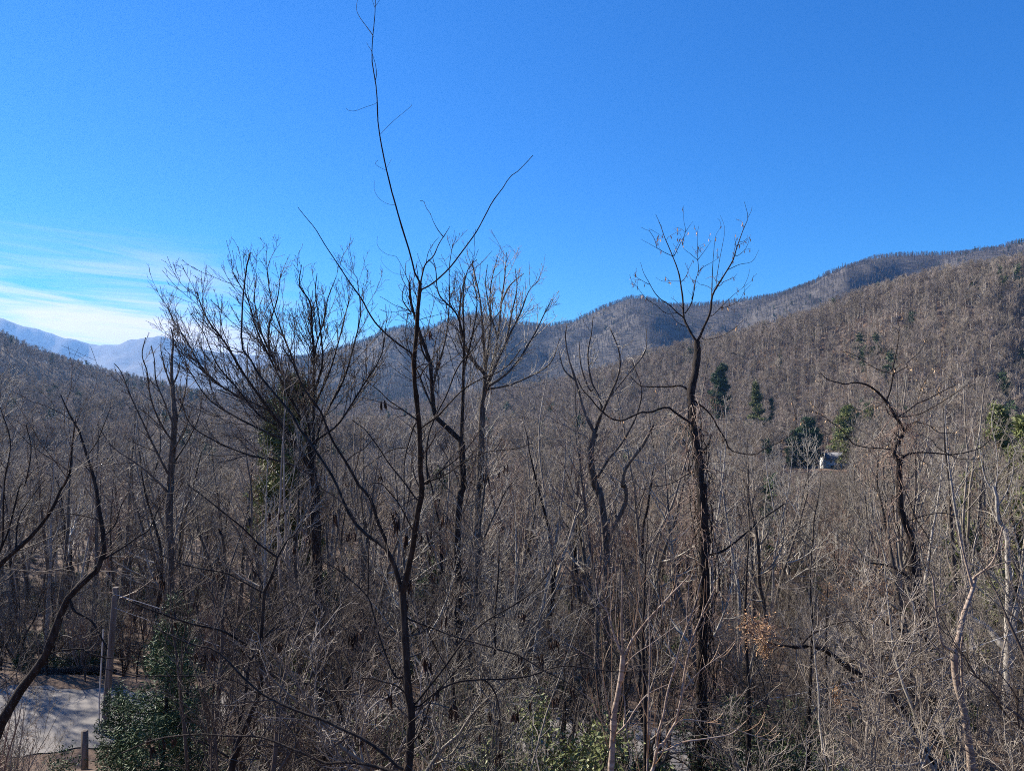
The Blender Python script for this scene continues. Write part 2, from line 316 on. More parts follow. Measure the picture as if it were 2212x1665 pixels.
def trace(txt, Y0, seed, to_ground=1, spread=.45):
    """each line: crop w0 w1 x,y x,y ...   first line is the trunk, given from its foot up; returns P (n,26,3) R (n,26)"""
    rng = np.random.default_rng(seed); sk_uv = []; sk_y = []; PP = []; RR = []
    for k, ln in enumerate([l_ for l_ in txt.strip().splitlines() if l_.strip()]):
        t = ln.split(); pts = []; c = CR[t[0]]; w0, w1 = float(t[1]), float(t[2]); sc0 = c[2]
        for q in t[3:]:
            if q in CR: c = CR[q]; continue
            x, y = q.split(','); pts.append((c[0]+c[2]*float(x), c[1]+c[2]*float(y)))
        uv = np.array(pts)
        if k and sk_uv:
            A = np.concatenate(sk_uv); YY = np.concatenate(sk_y)
            d0 = ((A-uv[0])**2).sum(1); d1 = ((A-uv[-1])**2).sum(1)
            if d1.min() < d0.min() and d1.min() < 40**2: uv = uv[::-1]; d0 = d1; w0, w1 = (w0, w1) if w0 > w1 else (w1, w0)
            j = d0.argmin()
            if d0[j] > 4: uv = np.vstack([A[j], uv])
            ys = YY[j]
        else: ys = Y0
        p = cr_spline(uv)
        Lm = np.linalg.norm(np.diff(p, axis=0), axis=1).sum()/F0*Y0
        dy = 0 if k == 0 else rng.uniform(-1, 1)*spread*Lm
        yy = ys+dy*np.linspace(0, 1, len(p))
        W = np.linspace(w0, w1, len(p))*sc0/F0*Y0/2
        P = np.stack([(p[:, 0]-U0)/F0*yy, yy, -(p[:, 1]-V0)/F0*yy], 1)
        sk_uv.append(p); sk_y.append(yy)
        if k == 0 and to_ground:
            f = P[0]; gz = float(hgt(f[0], f[1]))-.3
            if gz < f[2]-.2:
                n = 8; ext = np.stack([np.full(n, f[0])+np.linspace(-.1, 0, n), np.full(n, f[1]), np.linspace(gz, f[2], n, endpoint=False)], 1)
                P = np.vstack([ext, P]); W = np.r_[np.linspace(W[0]*1.35, W[0], n), W]
                s_ = np.linspace(0, len(P)-1, 26); P = np.stack([np.interp(s_, np.arange(len(P)), P[:, j]) for j in range(3)], 1); W = np.interp(s_, np.arange(len(W)), W)
        PP.append(P); RR.append(W)
    return np.array(PP), np.array(RR)
def knobby(rng, P, R, amt=.10):
    return R*(1+amt*np.abs(rng.normal(size=R.shape))*(rng.random(R.shape) < .3))
def hero(name, label, catg, P, R, mt, mtw, rng, levels, S=8, ntrunk=1, trunk_name='trunk', group=None, base=None):
    """levels: list of dicts for sprout, applied one after another to everything grown last"""
    b = P[0, 0].copy() if base is None else np.array(base, float)
    root = empty(name, tuple(b)); tag(root, label, catg, group)
    P = P-b; R = knobby(rng, P, R)
    G = Geo(); tubes(G, P[:ntrunk], R[:ntrunk], S, rng, .05); G.obj(trunk_name, mt, root)
    ids = np.arange(len(P)); cur = (P, R, ids); lv_out = [cur]; every = [(P, R)]
    for lv in levels:
        lv = dict(lv); vcut = lv.pop('vcut', None); S2 = lv.pop('S', 3)
        src = cur
        if not len(src[0]): break
        p, r = sprout(rng, src[0], src[1], **lv)
        own = src[2][sprout.pi]
        if vcut is not None:
            q_ = p[:, 0]+b; vv = V0-F0*q_[:, 2]/q_[:, 1]; kp = (vv > vcut) | (rng.random(len(vv)) < .12*(vv > vcut*.35)); p, r, own = p[kp], r[kp], own[kp]
        cur = (p, r, own); lv_out.append(cur); every.append((p, r))
    for k in range(len(P)):
        G = Geo(); nl = 0
        if k >= ntrunk: tubes(G, P[k:k+1], R[k:k+1], 6, rng, .05); nl = G.n
        for c in lv_out[1:]:
            m_ = c[2] == k
            if m_.any(): tubes(G, c[0][m_], c[1][m_], 3)
        if not G.n: continue
        me = G.mesh('branch' if k >= ntrunk else 'twigs', [mt, mtw])
        q = np.zeros(len(me.polygons), np.int32); q[(26-1)*6 if k >= ntrunk else 0:] = 1
        me.polygons.foreach_set('material_index', q)
        link(bpy.data.objects.new('branch' if k >= ntrunk else 'twigs', me), root)
    return root, [(p+b, r) for p, r in every]
rng = np.random.default_rng(7)
TW = lambda dens, ang, lf, lmin, lmax, K=5, **k: dict(dens=dens, t0=.12, t1=1.0, ang=ang, lfrac=lf, lmin=lmin, lmax=lmax, K=K, wander=k.pop('wander', .18), up=k.pop('up', .05), **k)
A_TXT = """
e 50 40 480,1665 495,1500 500,1300 480,1200 475,1050 465,900 460,760 450,640
2 62 26 e 450,640 2 1880,1659 1900,1480 1930,1330 1950,1200 1985,1090 1960,1000 1955,800 1950,600 1935,400 1915,200 1 1895,1659 1900,1470 1915,1300 1930,1070 1945,900 1955,780
T 10 3 1 1955,780 1890,650 1870,540 T 985,1540 950,1430 917,1310 895,1235 872,1140 850,1045 835,970 820,890 805,780 801,660 797,590 787,510 775,450 766,380 767,320 772,230 782,140 788,50 788,-60
T 4 1.5 770,225 715,150 687,110 670,72 668,30 676,0
T 4 1.5 788,520 796,480 790,420 776,370 762,325 745,300 733,275
T 1.8 1.5 795,662 720,690 660,712 620,710 600,695
T 1.8 1.5 820,862 880,800 930,755 985,710 1020,680 1020,668
T 1.8 1.5 858,1092 825,1078 795,1060 790,1042 808,1028
T 1.6 1.2 865,1070 892,1022
T 1.8 1.2 915,1315 860,1305 810,1270 783,1220 782,1160
T 2 1.5 790,40 820,-5
T 2 1.5 785,50 765,-10
3 15 5 235,705 330,655 430,570 520,480 600,375 700,240 770,140 845,0 T 1505,1360 1530,1310 1560,1265 1610,1200 1650,1135 1690,1110 1760,1040 1798,998
1 18 5 1890,1465 1750,1365 1640,1275 1530,1165 1450,1040 1400,940 1320,830 1250,730 1160,590 1040,410 950,260 855,145 780,50
1 14 7 1955,790 1985,650 2010,590 2080,520 2130,410 2172,340
T 5 2 1225,1520 1190,1475 1160,1420 1142,1370
T 5 2 1225,1520 1250,1480 1268,1450
1 7 3 2010,600 2030,490 2080,400 2135,335
1 6 2.5 1985,650 1950,570 1925,490
1 5 2 1925,910 1850,780 1815,700 1770,600 1735,540 1715,520 1640,505 1570,455 1540,400 1545,330
1 2 1.5 1815,705 1700,680 1620,620 1580,560 1585,520
1 6 3 1915,1065 1800,1025 1700,985 1620,935 1565,905
1 6 3 1945,1130 2050,1100 2212,1060
1 6 3 1930,1310 2050,1275 2200,1235
e 32 24 450,640 430,570 400,470 360,385
2 36 14 1640,1659 1430,1520 1310,1390 1230,1240 1160,1070 1090,930 980,770 900,650 800,520 720,370 600,230 520,130 410,0 1 340,1530 270,1440 240,1370 243,1200 250,1000 262,850 275,740 290,620 325,485
1 7 3 290,1470 400,1390 460,1340 510,1300
2 34 12 1650,1659 1590,1500 1540,1390 1500,1240 1450,1140 1380,1080 1320,970 1240,830 1150,690 1100,600 1050,470 990,330 860,160 780,0 1 740,1560 640,1400
2 12 7 1240,830 1320,760 1420,700 1500,620 1560,600
2 12 5 1930,430 1800,340 1650,240 1560,150 1380,20
2 16 8 1930,1200 1810,1040 1650,840 1560,700 1430,530 1300,430
2 14 7 1800,1500 1800,1300 1800,1040 1800,860 1830,700 1890,500
2 13 8 1500,1240 1455,1100 1480,1040 1580,1040 1650,1110 1760,1250 1880,1480
2 10 5 1830,700 1720,705 1600,760 1400,900
2 20 8 2020,1050 2012,800 2030,600 2080,440 2160,280 2212,180 3 560,1500 640,1370 720,1290 800,1170 880,1050 1000,900
b 8 4 600,1530 700,1490 800,1420 930,1360 1100,1340 1200,1310
b 8 4 600,1520 750,1410 830,1330 900,1230
b 10 4 565,1215 650,1155 720,1080 800,1000 900,940 1000,900 1070,850 1130,770
e 14 5 510,1290 560,1230 680,1080 790,930 880,840 960,780 1100,700 1230,600 1390,370
e 13 5 530,1300 640,1210 760,1150 900,1135 1060,1130 1200,1110 1290,1075 1400,1055 1550,1075 1700,1090 1850,1085
e 11 4 470,780 600,830 760,890 900,930 1030,970 1130,1000 1260,1080 1400,1150 1520,1250
e 13 6 475,1100 410,1120 330,930 280,750 250,660 150,560 60,490 0,460
e 9 4 250,660 255,500 260,350 330,0
e 10 5 900,1130 950,1160 1000,1260 1020,1480
e 7 3 580,820 640,950 720,1100 780,1300 870,1350
e 10 4 500,1250 430,1180 350,1150 200,1130 0,1240
e 22 8 480,1660 440,1650 350,1570 230,1480 100,1420 0,1370 d 1700,1310 1550,1240 1490,1200 1400,1120 1250,970 1100,930 900,840
e 18 8 470,1680 340,1650 250,1625 120,1610 0,1620 d 1800,1580 1650,1520 1500,1465 1300,1460 1150,1450 900,1480 700,1560
e 9 4 510,1500 560,1420 620,1250 700,1150 850,980
"""
P, R = trace(A_TXT, 8.5, 3, spread=.5)
rootA, allA = hero('pod_tree', 'tall dark nearest tree whose bare leader reaches the top edge, hung with brown seed pods', 'tree', P, R, M['bark_dark'], M['twig_dark'], rng,
    [TW(2.6, 50, .30, .3, 1.9, 9, rmax=.009, tip=.0028, bend=.12, wander=.22, vcut=760), TW(3.0, 50, .45, .12, .7, 5, tip=.0020, wander=.25, bend=.1), TW(3.5, 50, .4, .06, .3, 4, tip=.0015)], ntrunk=2)

# pods hanging from the twigs of the pod tree
def leaf_cloud(rng, C, size, n, flat=0.0, long=1.0, jitter=1.0):
    """n small leaf quads (bent, 2 tris each side) at centres C (n,3)"""
    a = norm(rng.normal(size=(n, 3))); b_ = norm(np.cross(a, rng.normal(size=(n, 3))))
    sz = size*rng.uniform(.6, 1.3, n)[:, None]
    V = np.stack([C-a*sz*long, C+b_*sz*.5, C+a*sz*long, C-b_*sz*.5], 1)
    return V.reshape(-1, 3), np.arange(4*n).reshape(-1, 4)
def pod_cluster(parent, b, top, skP, rng, Lp=.095, n=None, m='pod', stalk=True):
    """a cluster of flat pods hanging at top, on a stalk from the nearest twig"""
    G = Geo(); n = n or rng.integers(4, 9)
    if stalk:
        j = ((skP-top)**2).sum(1).argmin(); a_ = skP[j]
        mid = (a_+top)/2+np.array([0, 0, .02]); tubes(G, np.array([[a_, mid, top+[0, 0, .01]]])-b, np.full((1, 3), .0022), 4)
    for _ in range(n):
        o = top+np.array([rng.normal()*.02, rng.normal()*.02, rng.uniform(-.03, .01)]); l_ = Lp*rng.uniform(.7, 1.25)
        lean = np.array([rng.normal()*.15, rng.normal()*.15, -1]); K = 6; t = np.linspace(0, 1, K)
        bend = norm(rng.normal(size=3))*.012
        P_ = o+lean*l_*t[:, None]+bend*(np.sin(t*PI))[:, None]+bend*.6*np.sin(t*2*PI)[:, None]
        wd = np.array([.15, .8, 1, .95, .8, .1])*.0085*Lp/.095; x = norm(rng.normal(size=3)*[1, 1, .1]); th_ = np.cross(x, [0, 0, 1.])*.0022
        V = np.concatenate([P_+x*wd[:, None], P_+th_, P_-x*wd[:, None], P_-th_])-b
        i = np.arange(K-1); Q = np.concatenate([np.stack([i+c*K, i+1+c*K, i+1+((c+1) % 4)*K, i+((c+1) % 4)*K], -1) for c in range(4)])
        G.add(V, Q)
    G.obj('pod_cluster', M[m], parent)
PODS = {'d': [(900,540),(935,570),(1270,520),(1560,180),(1625,170),(1930,190),(1700,380),(1800,400),(1780,310),(2020,290),(920,650),(1140,700),(1260,1180),(1580,940),(850,1480),(880,1530),(940,1490),(1000,1480),(1130,1000),(1180,990),(1910,850),(2040,900),(770,775),(1230,990),(1620,930)],
 'e': [(60,180),(120,300),(390,170),(425,220),(470,300),(690,200),(560,300),(620,530),(690,770),(590,1040),(575,1020),(1130,760),(1300,930),(1130,1000),(1240,1000),(1530,1090),(1190,1270),(1100,1330),(1330,1250),(950,1330),(890,1450),(1000,1590),(1015,1560),(380,1230),(180,1470),(210,1490),(1430,1190),(1100,1350),(1135,1310),(490,600),(480,560),(1330,920),(760,1330),(740,1290),(650,1200),(475,690),(150,900),(190,870)],
 'b': [(945,980),(930,1490),(910,1500),(600,660),(1010,1480),(140,1540),(320,1500),(670,1470),(1050,1440),(340,1070),(660,840)]}
skA = np.concatenate([p.reshape(-1, 3) for p, _ in allA[:2]]); bA = np.array(rootA.location)
for c, ps in PODS.items():
    c = CR[c]
    for x, y in ps:
        u, v = c[0]+c[2]*x, c[1]+c[2]*(y-12)
        q = np.stack([U0+F0*skA[:, 0]/skA[:, 1], V0-F0*skA[:, 2]/skA[:, 1]], 1); j = ((q-[u, v])**2).sum(1).argmin()
        pod_cluster(rootA, bA, P2(u, v, skA[j, 1]), skA, rng, Lp=rng.uniform(.09, .14)*(.7 if c is CR['b'] else 1))
# ------------------------------------------------------------------ other traced trees
B_TXT = """
f 70 55 210,1665 215,1500 220,1100 225,800 235,500 230,200 220,0
5 100 70 1215,1659 1210,1350 1190,1150 1180,950 1170,800 1150,720 1130,600 1105,450 1105,330 1090,200 1100,110 1130,0 4 1130,1659 1135,1600 1155,1450 1150,1340
4 26 4 1150,1340 1100,1270 1060,1190 1025,1110 1015,930 1000,820 985,720 960,630 925,540 880,430 840,340 800,220 755,120
4 12 3 1030,1075 1090,990 1120,870 1140,740 1165,670 1160,560 1155,440 1155,300 1170,230
4 14 3 1020,1105 960,1060 890,990 800,930 740,860 690,770 640,680 610,580
4 6 3 690,790 600,740 540,700
4 8 3 940,1065 850,1065 760,990 690,950 640,900 580,820 545,775
4 8 2 920,520 850,490 770,445 690,400 612,357
4 7 2 770,445 740,350 690,260 800,320 830,350
4 9 2 930,520 990,400 1040,290 1025,180 1022,70
4 5 2 1040,290 1080,230 1110,190
4 5 2 925,500 960,420 1000,330 940,260
4 26 3 1150,1340 1180,1290 1220,1190 1260,1110 1285,1020 1290,940 1310,870 1350,800 1400,720 1450,640 1500,550 1525,460 1560,360 1600,250 1640,150 1605,0
4 5 2 1640,150 1670,90 1680,40
4 12 2 1290,940 1295,800 1300,650 1310,500 1330,330 1380,240
4 8 2 1340,760 1360,600 1390,440 1415,300 1410,220 1375,130
4 8 2 1470,640 1560,600 1680,570 1745,460
4 7 2 1530,520 1600,470 1640,400 1655,335
4 9 2 1290,1095 1380,1010 1460,930 1540,860 1620,800 1680,750
4 5 2 1600,810 1640,720 1660,630
4 6 2 1380,1020 1480,990 1560,940 1610,850 1670,790
4 8 3 1200,1300 1230,1320 1380,1290 1500,1220 1610,1120
4 7 2 1160,670 1220,620 1310,570 1380,520
4 6 2 1170,540 1230,460 1290,370
4 6 2 1160,560 1090,500 1020,440 1030,370
4 7 2 985,760 900,760 820,760 750,720
5 22 8 1100,200 1040,120 960,100 900,110 640,110 580,80 510,10
5 26 8 1080,450 1000,400 930,350 880,310 800,320 700,360 640,350 560,380 440,435 350,425 290,390 200,310 130,220 60,150 0,30
5 30 16 1150,760 1200,740 1240,690 1270,640 1285,570
5 18 6 1100,230 1200,300 1290,390 1350,500 1420,610 1450,690 1480,725 1600,755 1720,760 1800,700 1900,660 2000,610 2080,540 2110,430 2080,385
5 5 2 2110,430 2085,330 2055,220
5 5 2 1800,700 1900,620 2020,460
5 5 2 2000,490 1920,480 1860,465
5 12 6 1130,920 1040,960 940,1020 850,1055 740,1065 630,1095 560,1030
f 14 6 235,420 330,400 430,330 560,220 700,120
"""
def mk(txt, Y, seed, name, label, mt, mtw, levels, nt=1, catg='tree', spread=.5, group=None, **k):
    P, R = trace(txt, Y, seed, spread=spread); rg = np.random.default_rng(seed+100)
    return hero(name, label, catg, P, R, mt, mtw, rg, levels, ntrunk=nt, group=group, **k)
rootB, allB = mk(B_TXT, 20, 5, 'vine_clad_tree', 'tall dark tree with vine-wrapped trunk and open forked crown against the sky, right of centre', M['bark_dark'], M['twig_dark'],
   [TW(1.5, 45, .22, .3, 1.5, 6, rmax=.014, tip=.005, wander=.28), TW(1.8, 48, .5, .15, .7, 5, tip=.004, wander=.25), TW(1.5, 48, .5, .1, .4, 4, tip=.0035)], nt=2)
C_TXT = """
8 50 30 770,1240 765,1100 760,949 760,800 745,700 720,520 690,350 660,230 655,100 665,0 7 1110,1659 1070,1550 1030,1440 1025,1300 1005,1180 1010,1050 1020,970
7 46 26 1020,970 970,900 960,860 1000,790 1050,690 1020,600 980,530 930,450 890,390
7 24 6 890,390 840,330 770,270 700,230 600,210 500,225 430,210 330,180 260,120
7 18 5 890,390 930,280 960,130 990,60 c 1320,900 1350,750 1360,650 1350,600
7 10 4 960,130 1100,50 c 1400,850 1480,780 1520,700
7 10 4 950,130 800,80 700,20 c 1150,830 1080,790 1030,780
7 12 5 1060,690 1110,620 1170,590 1300,620 1400,690 1550,690
7 15 7 1020,530 1100,480 1190,410 1290,370 1400,310 1560,230
7 8 3 1190,400 1220,280 1280,170 1350,90 1450,-30
7 14 4 1030,540 1200,515 1330,450 1450,380 1560,310 1700,210
7 18 6 1020,970 1100,895 1250,880 1400,890 1500,900 1650,880 1800,830 1900,740
7 8 4 1500,900 1380,830 1330,760 1200,700
7 12 4 950,850 780,835 700,830 580,800 520,730 450,650 350,580 250,510 60,470
7 8 4 1500,900 1600,940 1800,945
7 9 4 860,400 780,460 680,480 600,460 520,425
7 10 5 1030,1440 960,1440 910,1500 880,1600
7 12 6 1070,1550 1200,1500 1320,1470 1450,1460 1600,1500
8 16 8 660,230 580,160 500,130 420,120
8 14 7 745,540 640,500 520,460 420,350
"""
rootC, allC = mk(C_TXT, 26, 9, 'crooked_tree', 'dark tree with a crooked kinked trunk and wide low crown near the right side', M['bark_dark'], M['twig_dark'],
   [TW(2.2, 48, .25, .35, 1.8, 6, rmax=.016, tip=.006, wander=.28), TW(2.2, 48, .5, .2, .8, 5, tip=.005, wander=.25), TW(1.8, 48, .5, .15, .5, 4, tip=.0045)], nt=2)
K_TXT = """
d 38 14 1330,1680 1350,1600 1400,1450 1470,1280 1510,1150 1500,1000 1510,850 1520,700 1525,630 1570,540 1600,430
d 12 5 1600,430 1490,350 1400,260 1300,180 1200,100 1080,10
d 12 5 1600,430 1660,330 1700,300 1760,200
d 10 4 1520,635 1400,570 1300,520 1130,490 1000,450 850,380 700,350
d 16 7 1500,1000 1400,920 1270,850 1130,820 1000,780 860,730 760,690
d 9 4 1480,1210 1340,1140 1130,1115 900,1115 720,1105 600,1070
d 16 6 1350,1600 1250,1540 1160,1490 1100,1480
d 8 4 1515,800 1600,740 1720,660 1850,600
d 8 4 1510,900 1650,800 1800,700
d 7 3 1525,640 1500,560 1430,420 1380,300
d 7 3 1570,1240 1700,1100 1780,980 1900,860
"""
rootK, allK = mk(K_TXT, 11, 12, 'small_pod_tree', 'small dark tree hung with brown pods at lower left, beside the evergreen shrub', M['bark_dark'], M['twig_dark'],
   [TW(2.6, 50, .3, .2, 1.2, 6, rmax=.008, tip=.003, wander=.22, bend=.1), TW(3.5, 50, .5, .1, .5, 4, tip=.0022)])
J_TXT = """
d 60 5 -40,1500 0,1390 70,1280 150,1150 210,1080 270,990 310,870 350,760 390,660 440,600 520,550 570,490 600,440 600,300 580,220 560,60 550,0 a 545,1500 500,1380 460,1230 400,1150 350,1030
d 14 5 600,440 700,380 800,310 860,270 900,180 960,60
d 16 8 390,670 410,690 430,740 520,790 560,850 620,960
d 12 5 270,990 340,970 430,960 480,960 500,980 620,1010 780,1020
d 10 4 580,220 520,200 420,180 300,190
d 9 4 600,300 660,250 700,130 740,60
d 10 4 210,1090 300,1010 400,900 500,860
a 8 3 500,1380 560,1300 600,1200 640,1100
a 8 3 545,1500 470,1420 420,1380
"""
mk(J_TXT, 13, 14, 'leaning_tree', 'dark tree leaning rightward from the bottom left corner over the road', M['bark_dark'], M['twig_dark'],
   [TW(2.4, 50, .3, .25, 1.5, 6, rmax=.010, tip=.0035, wander=.22, up=.1), TW(3.2, 48, .5, .12, .6, 4, tip=.0026)])
J2_TXT = """
d 40 4 -260,900 -120,600 0,470 90,390 180,310 270,200 330,100 360,0 a 380,1560 400,1500 420,1300 440,1150
d 14 5 -60,520 40,300 80,150 120,0 a 140,1560 180,1350 150,1200
d 10 4 90,390 110,200 200,60 260,-20
d 12 4 -60,520 10,360 20,100 a 30,1500 60,1300 0,1100
"""
mk(J2_TXT, 12, 15, 'slender_tree', 'slim dark tree curving in from the left edge above the leaning tree', M['bark_dark'], M['twig_dark'],
   [TW(3.0, 45, .35, .3, 1.8, 6, rmax=.010, tip=.0035, wander=.2, up=.12), TW(3.5, 48, .5, .12, .7, 4, tip=.0026)])
MM_TXT = """
8 42 34 975,1200 940,949 915,850 890,740 880,610
8 34 18 880,610 905,540 930,420 960,330 985,260 1000,200
8 14 7 990,200 1080,130 1120,50 1130,0 1150,-80
8 16 8 980,240 950,130 930,50 910,-40
8 16 8 880,600 820,570 800,480 780,350 765,200 740,150
8 16 9 925,860 925,740 920,600 930,520
8 10 4 870,650 800,600 740,530 700,480
8 8 4 1020,180 1120,130 1220,110 1260,140
8 7 3 790,360 860,330 920,260
"""
mk(MM_TXT, 15, 17, 'smooth_barked_tree', 'forked tree with pale ringed bark in the lower right, sunlit on one side', M['bark_smooth'], M['twig'],
   [TW(2.2, 48, .35, .3, 1.8, 6, rmax=.010, tip=.0035, wander=.22), TW(3.0, 48, .5, .12, .7, 4, tip=.0026)], nt=2)
NN_TXT = """
8 70 12 1200,1300 1190,1100 1180,949 1175,800 1180,600 1180,400 1185,250 1175,100 1170,-40 7 1950,1500 1960,1350 1920,1200
8 34 20 1205,620 1210,440 1240,330 1265,230 1300,100 1310,0
8 44 16 1200,620 1130,550 1060,470 980,420 900,330
8 12 5 1175,300 1120,220 1050,160 960,120
8 20 10 1240,330 1200,260 1170,210
7 12 5 1960,1400 2050,1250 2100,1100 2120,900
7 10 4 1950,1300 1850,1150 1800,950 1780,700
7 10 4 1930,1240 1960,1050 1940,800 1900,600 1930,400
"""
mk(NN_TXT, 32, 19, 'stout_grey_tree', 'stout pale grey trunk with a thick dark side limb at the right edge', M['bark_pale'], M['twig_pale'],
   [TW(1.2, 48, .3, .5, 3.0, 6, rmax=.03, tip=.008, wander=.22), TW(2.0, 48, .5, .3, 1.2, 5, tip=.006), TW(2, 48, .5, .2, .6, 4, tip=.005)])
OO_TXT = """
8 30 24 820,1260 700,1120 590,900 480,790 400,750 300,690 230,640 170,590 110,575 0,580
f 16 7 700,938 650,935 590,915 540,900 480,840 450,800
f 12 5 790,945 850,880 960,820 1100,800 1250,830
f 10 5 1050,1050 1150,1000 1300,1000
"""
rootO, allO = mk(OO_TXT, 17, 23, 'arching_tree', 'low arching dark tree whose tip holds an orange tuft of dry leaves, lower right', M['bark_dark'], M['twig'],
   [TW(3.0, 50, .35, .3, 1.6, 6, rmax=.010, tip=.004, wander=.25), TW(3.2, 48, .5, .12, .6, 4, tip=.003)])
D_TXT = """
d 46 34 1005,1100 1000,1000 990,800 985,600 985,400 975,200 985,0 a 980,1600 985,1500 1000,1300 1010,1150
a 30 6 1010,1150 995,1000 990,850 1000,720 985,640
a 14 4 980,1500 900,1350 830,1200 760,1050 700,900 660,850
a 12 4 1000,1300 930,1200 870,1050 850,900 820,800 840,700
a 12 4 1000,1200 940,1050 900,950 890,820 870,750
a 12 4 1005,1200 1060,1050 1080,900 1060,800
a 14 4 985,1450 1080,1300 1150,1150 1160,1050
a 12 4 990,1350 1060,1250 1110,1100
a 14 4 980,1600 880,1500 780,1420 650,1330 560,1200
a 10 3 995,1000 960,900 930,780 930,700
a 10 3 995,980 1030,900 1040,820
"""
mk(D_TXT, 36, 27, 'straight_trunked_tree', 'straight-trunked tree with narrow spire top, in front of the far blue hills at left', M['bark'], M['twig_dark'],
   [TW(2.2, 38, .35, .6, 2.8, 6, rmax=.022, tip=.010, wander=.15, up=.1), TW(2.8, 42, .5, .3, 1.1, 5, tip=.0065, up=.06), TW(2, 45, .5, .2, .6, 4, tip=.005)])
E_TXT = """
d 60 50 1860,1100 1850,1000 1830,600 1820,200 1820,0 a 1815,1600 1800,1450
a 22 4 1800,1500 1700,1300 1560,1130 1400,1050 1250,960 1150,850 1080,720 1000,600 965,500
a 22 4 1800,1450 1700,1300 1600,1180 1500,1040 1400,900 1300,730 1200,600 1130,430
a 20 4 1800,1450 1780,1200 1740,1000 1700,850 1640,700 1570,500 1540,320
a 20 4 1805,1450 1810,1100 1815,800 1870,600 1890,480 1940,350
a 18 4 1810,1400 1850,1200 1980,950 2040,750 2080,560 2060,350
a 16 4 1790,1400 1750,1200 1650,1000 1550,800 1480,650 1430,480 1350,340
a 16 4 1815,800 1800,650 1790,500 1730,400 1740,280
a 14 4 1780,1200 1700,1000 1620,900 1520,700 1470,500 1480,340
a 14 4 1700,1300 1550,1250 1350,1150 1200,1050 1100,900 1050,830 1000,700
a 14 4 1810,1500 1650,1420 1450,1380 1250,1300 1100,1200 1040,1050
a 14 4 1810,1300 1950,1200 2080,1000 2200,800 2230,600
a 14 4 1810,1100 1900,900 1960,700 2010,500 2040,400
a 12 4 1640,1220 1500,1150 1350,970 1250,850 1180,680 1100,560
a 12 4 1820,1000 1860,850 1850,650 1820,450 1830,330
a 12 4 1560,800 1550,650 1600,480 1620,330
"""
mk(E_TXT, 33, 31, 'fan_crowned_tree', 'large tree with broad rounded crown of fine upright twigs, left of the pod tree', M['bark_dark'], M['twig_dark'],
   [TW(3.0, 30, .40, .8, 4.0, 8, rmax=.022, tip=.010, wander=.10, up=.10), TW(3.2, 34, .5, .4, 1.7, 5, tip=.008, wander=.13, up=.09), TW(3.2, 42, .5, .2, .8, 4, tip=.0065, up=.06)])
F_TXT = """
e 46 38 770,1250 775,1000 770,700 765,400 775,150 790,0 b 805,1600 795,1450 790,1300
b 30 12 790,1300 740,1250 690,1200 640,1150 620,1000 610,850 560,700 500,500 490,380
b 26 4 790,1300 800,1000 805,700 800,450 830,300 880,250
b 12 4 620,1000 660,850 700,700 720,500 720,300 740,160
b 12 4 640,1150 580,1000 520,850 470,700 480,560
b 12 4 805,700 760,560 660,450 640,300 600,250
b 12 4 800,900 850,700 880,500 850,350
b 12 4 610,850 560,760 540,560 545,400 530,280
b 10 4 500,560 450,480 460,400
"""
mk(F_TXT, 32, 35, 'double_crowned_tree', 'dark trunk just right of the pod tree with a high airy crown cutting the sky', M['bark_dark'], M['twig_dark'],
   [TW(3.0, 34, .40, .6, 3.4, 7, rmax=.022, tip=.010, wander=.13, up=.1), TW(2.8, 40, .5, .35, 1.4, 5, tip=.008, up=.08), TW(2.8, 45, .5, .2, .7, 4, tip=.0065)])
F2_TXT = """
e 44 36 900,1250 895,900 890,650 880,300 890,0 b 893,1600 900,1400 910,1100
b 26 5 910,1100 925,920 870,850 800,720 780,600 790,450 810,350
b 24 5 910,1100 930,920 920,750 900,500 870,350 850,250
b 24 5 915,1050 960,900 1000,700 1020,500 1040,350 1050,210
b 20 4 915,1050 980,880 1050,720 1130,560 1180,430 1240,370
b 18 4 920,1000 1080,880 1200,700 1270,560 1310,480
b 14 4 1000,700 960,560 960,400 1000,230
b 14 4 1050,720 1080,560 1110,420 1100,300
b 14 4 925,1000 1040,980 1150,940 1300,850 1360,700
b 12 4 1020,500 1070,400 1150,330
b 12 4 930,900 950,700 960,600 930,400 940,280
e 14 6 890,420 950,250 1000,150 1040,60 1080,0
"""
mk(F2_TXT, 35, 36, 'pale_limbed_tree', 'tall tree with many pale upright limbs crossing the middle mountain, its crown against blue sky', M['bark'], M['twig_pale'],
   [TW(3.0, 34, .40, .6, 3.4, 7, rmax=.022, tip=.010, wander=.13, up=.1), TW(2.8, 40, .5, .35, 1.4, 5, tip=.008, up=.08), TW(2.8, 45, .5, .2, .7, 4, tip=.0065)])
G_TXT = """
e 48 40 1640,1250 1630,900 1615,700 1625,400 1610,200 1575,0 b 1575,1600 1550,1500 1530,1350 1560,1250
b 22 6 1560,1250 1500,1130 1450,950 1410,820 1390,700 1400,620
b 20 5 1560,1250 1600,1100 1540,950 1520,800 1540,680 1550,580
b 18 5 1570,1200 1640,1050 1700,900 1700,780 1650,650
b 16 5 1580,1500 1640,1400 1720,1300 1800,1150 1830,1000 1780,850
b 12 4 1640,1050 1760,900 1850,780 1860,650
b 12 4 1450,950 1380,880 1350,760
b 12 4 1530,1000 1480,860 1470,720
e 30 14 1625,350 1700,200 1740,100 1730,0 b 1720,1560 1740,1450 1830,1330 1900,1200
"""
mk(G_TXT, 29, 39, 'forked_grey_tree', 'grey tree with wavy twin stems and gnarled pale twigs between the two dark trees', M['bark'], M['twig_pale'],
   [TW(2.0, 46, .33, .4, 2.2, 6, rmax=.02, tip=.008, wander=.28), TW(2.8, 48, .5, .3, 1.0, 5, tip=.0065, wander=.25), TW(2.4, 48, .5, .15, .5, 4, tip=.0055)])
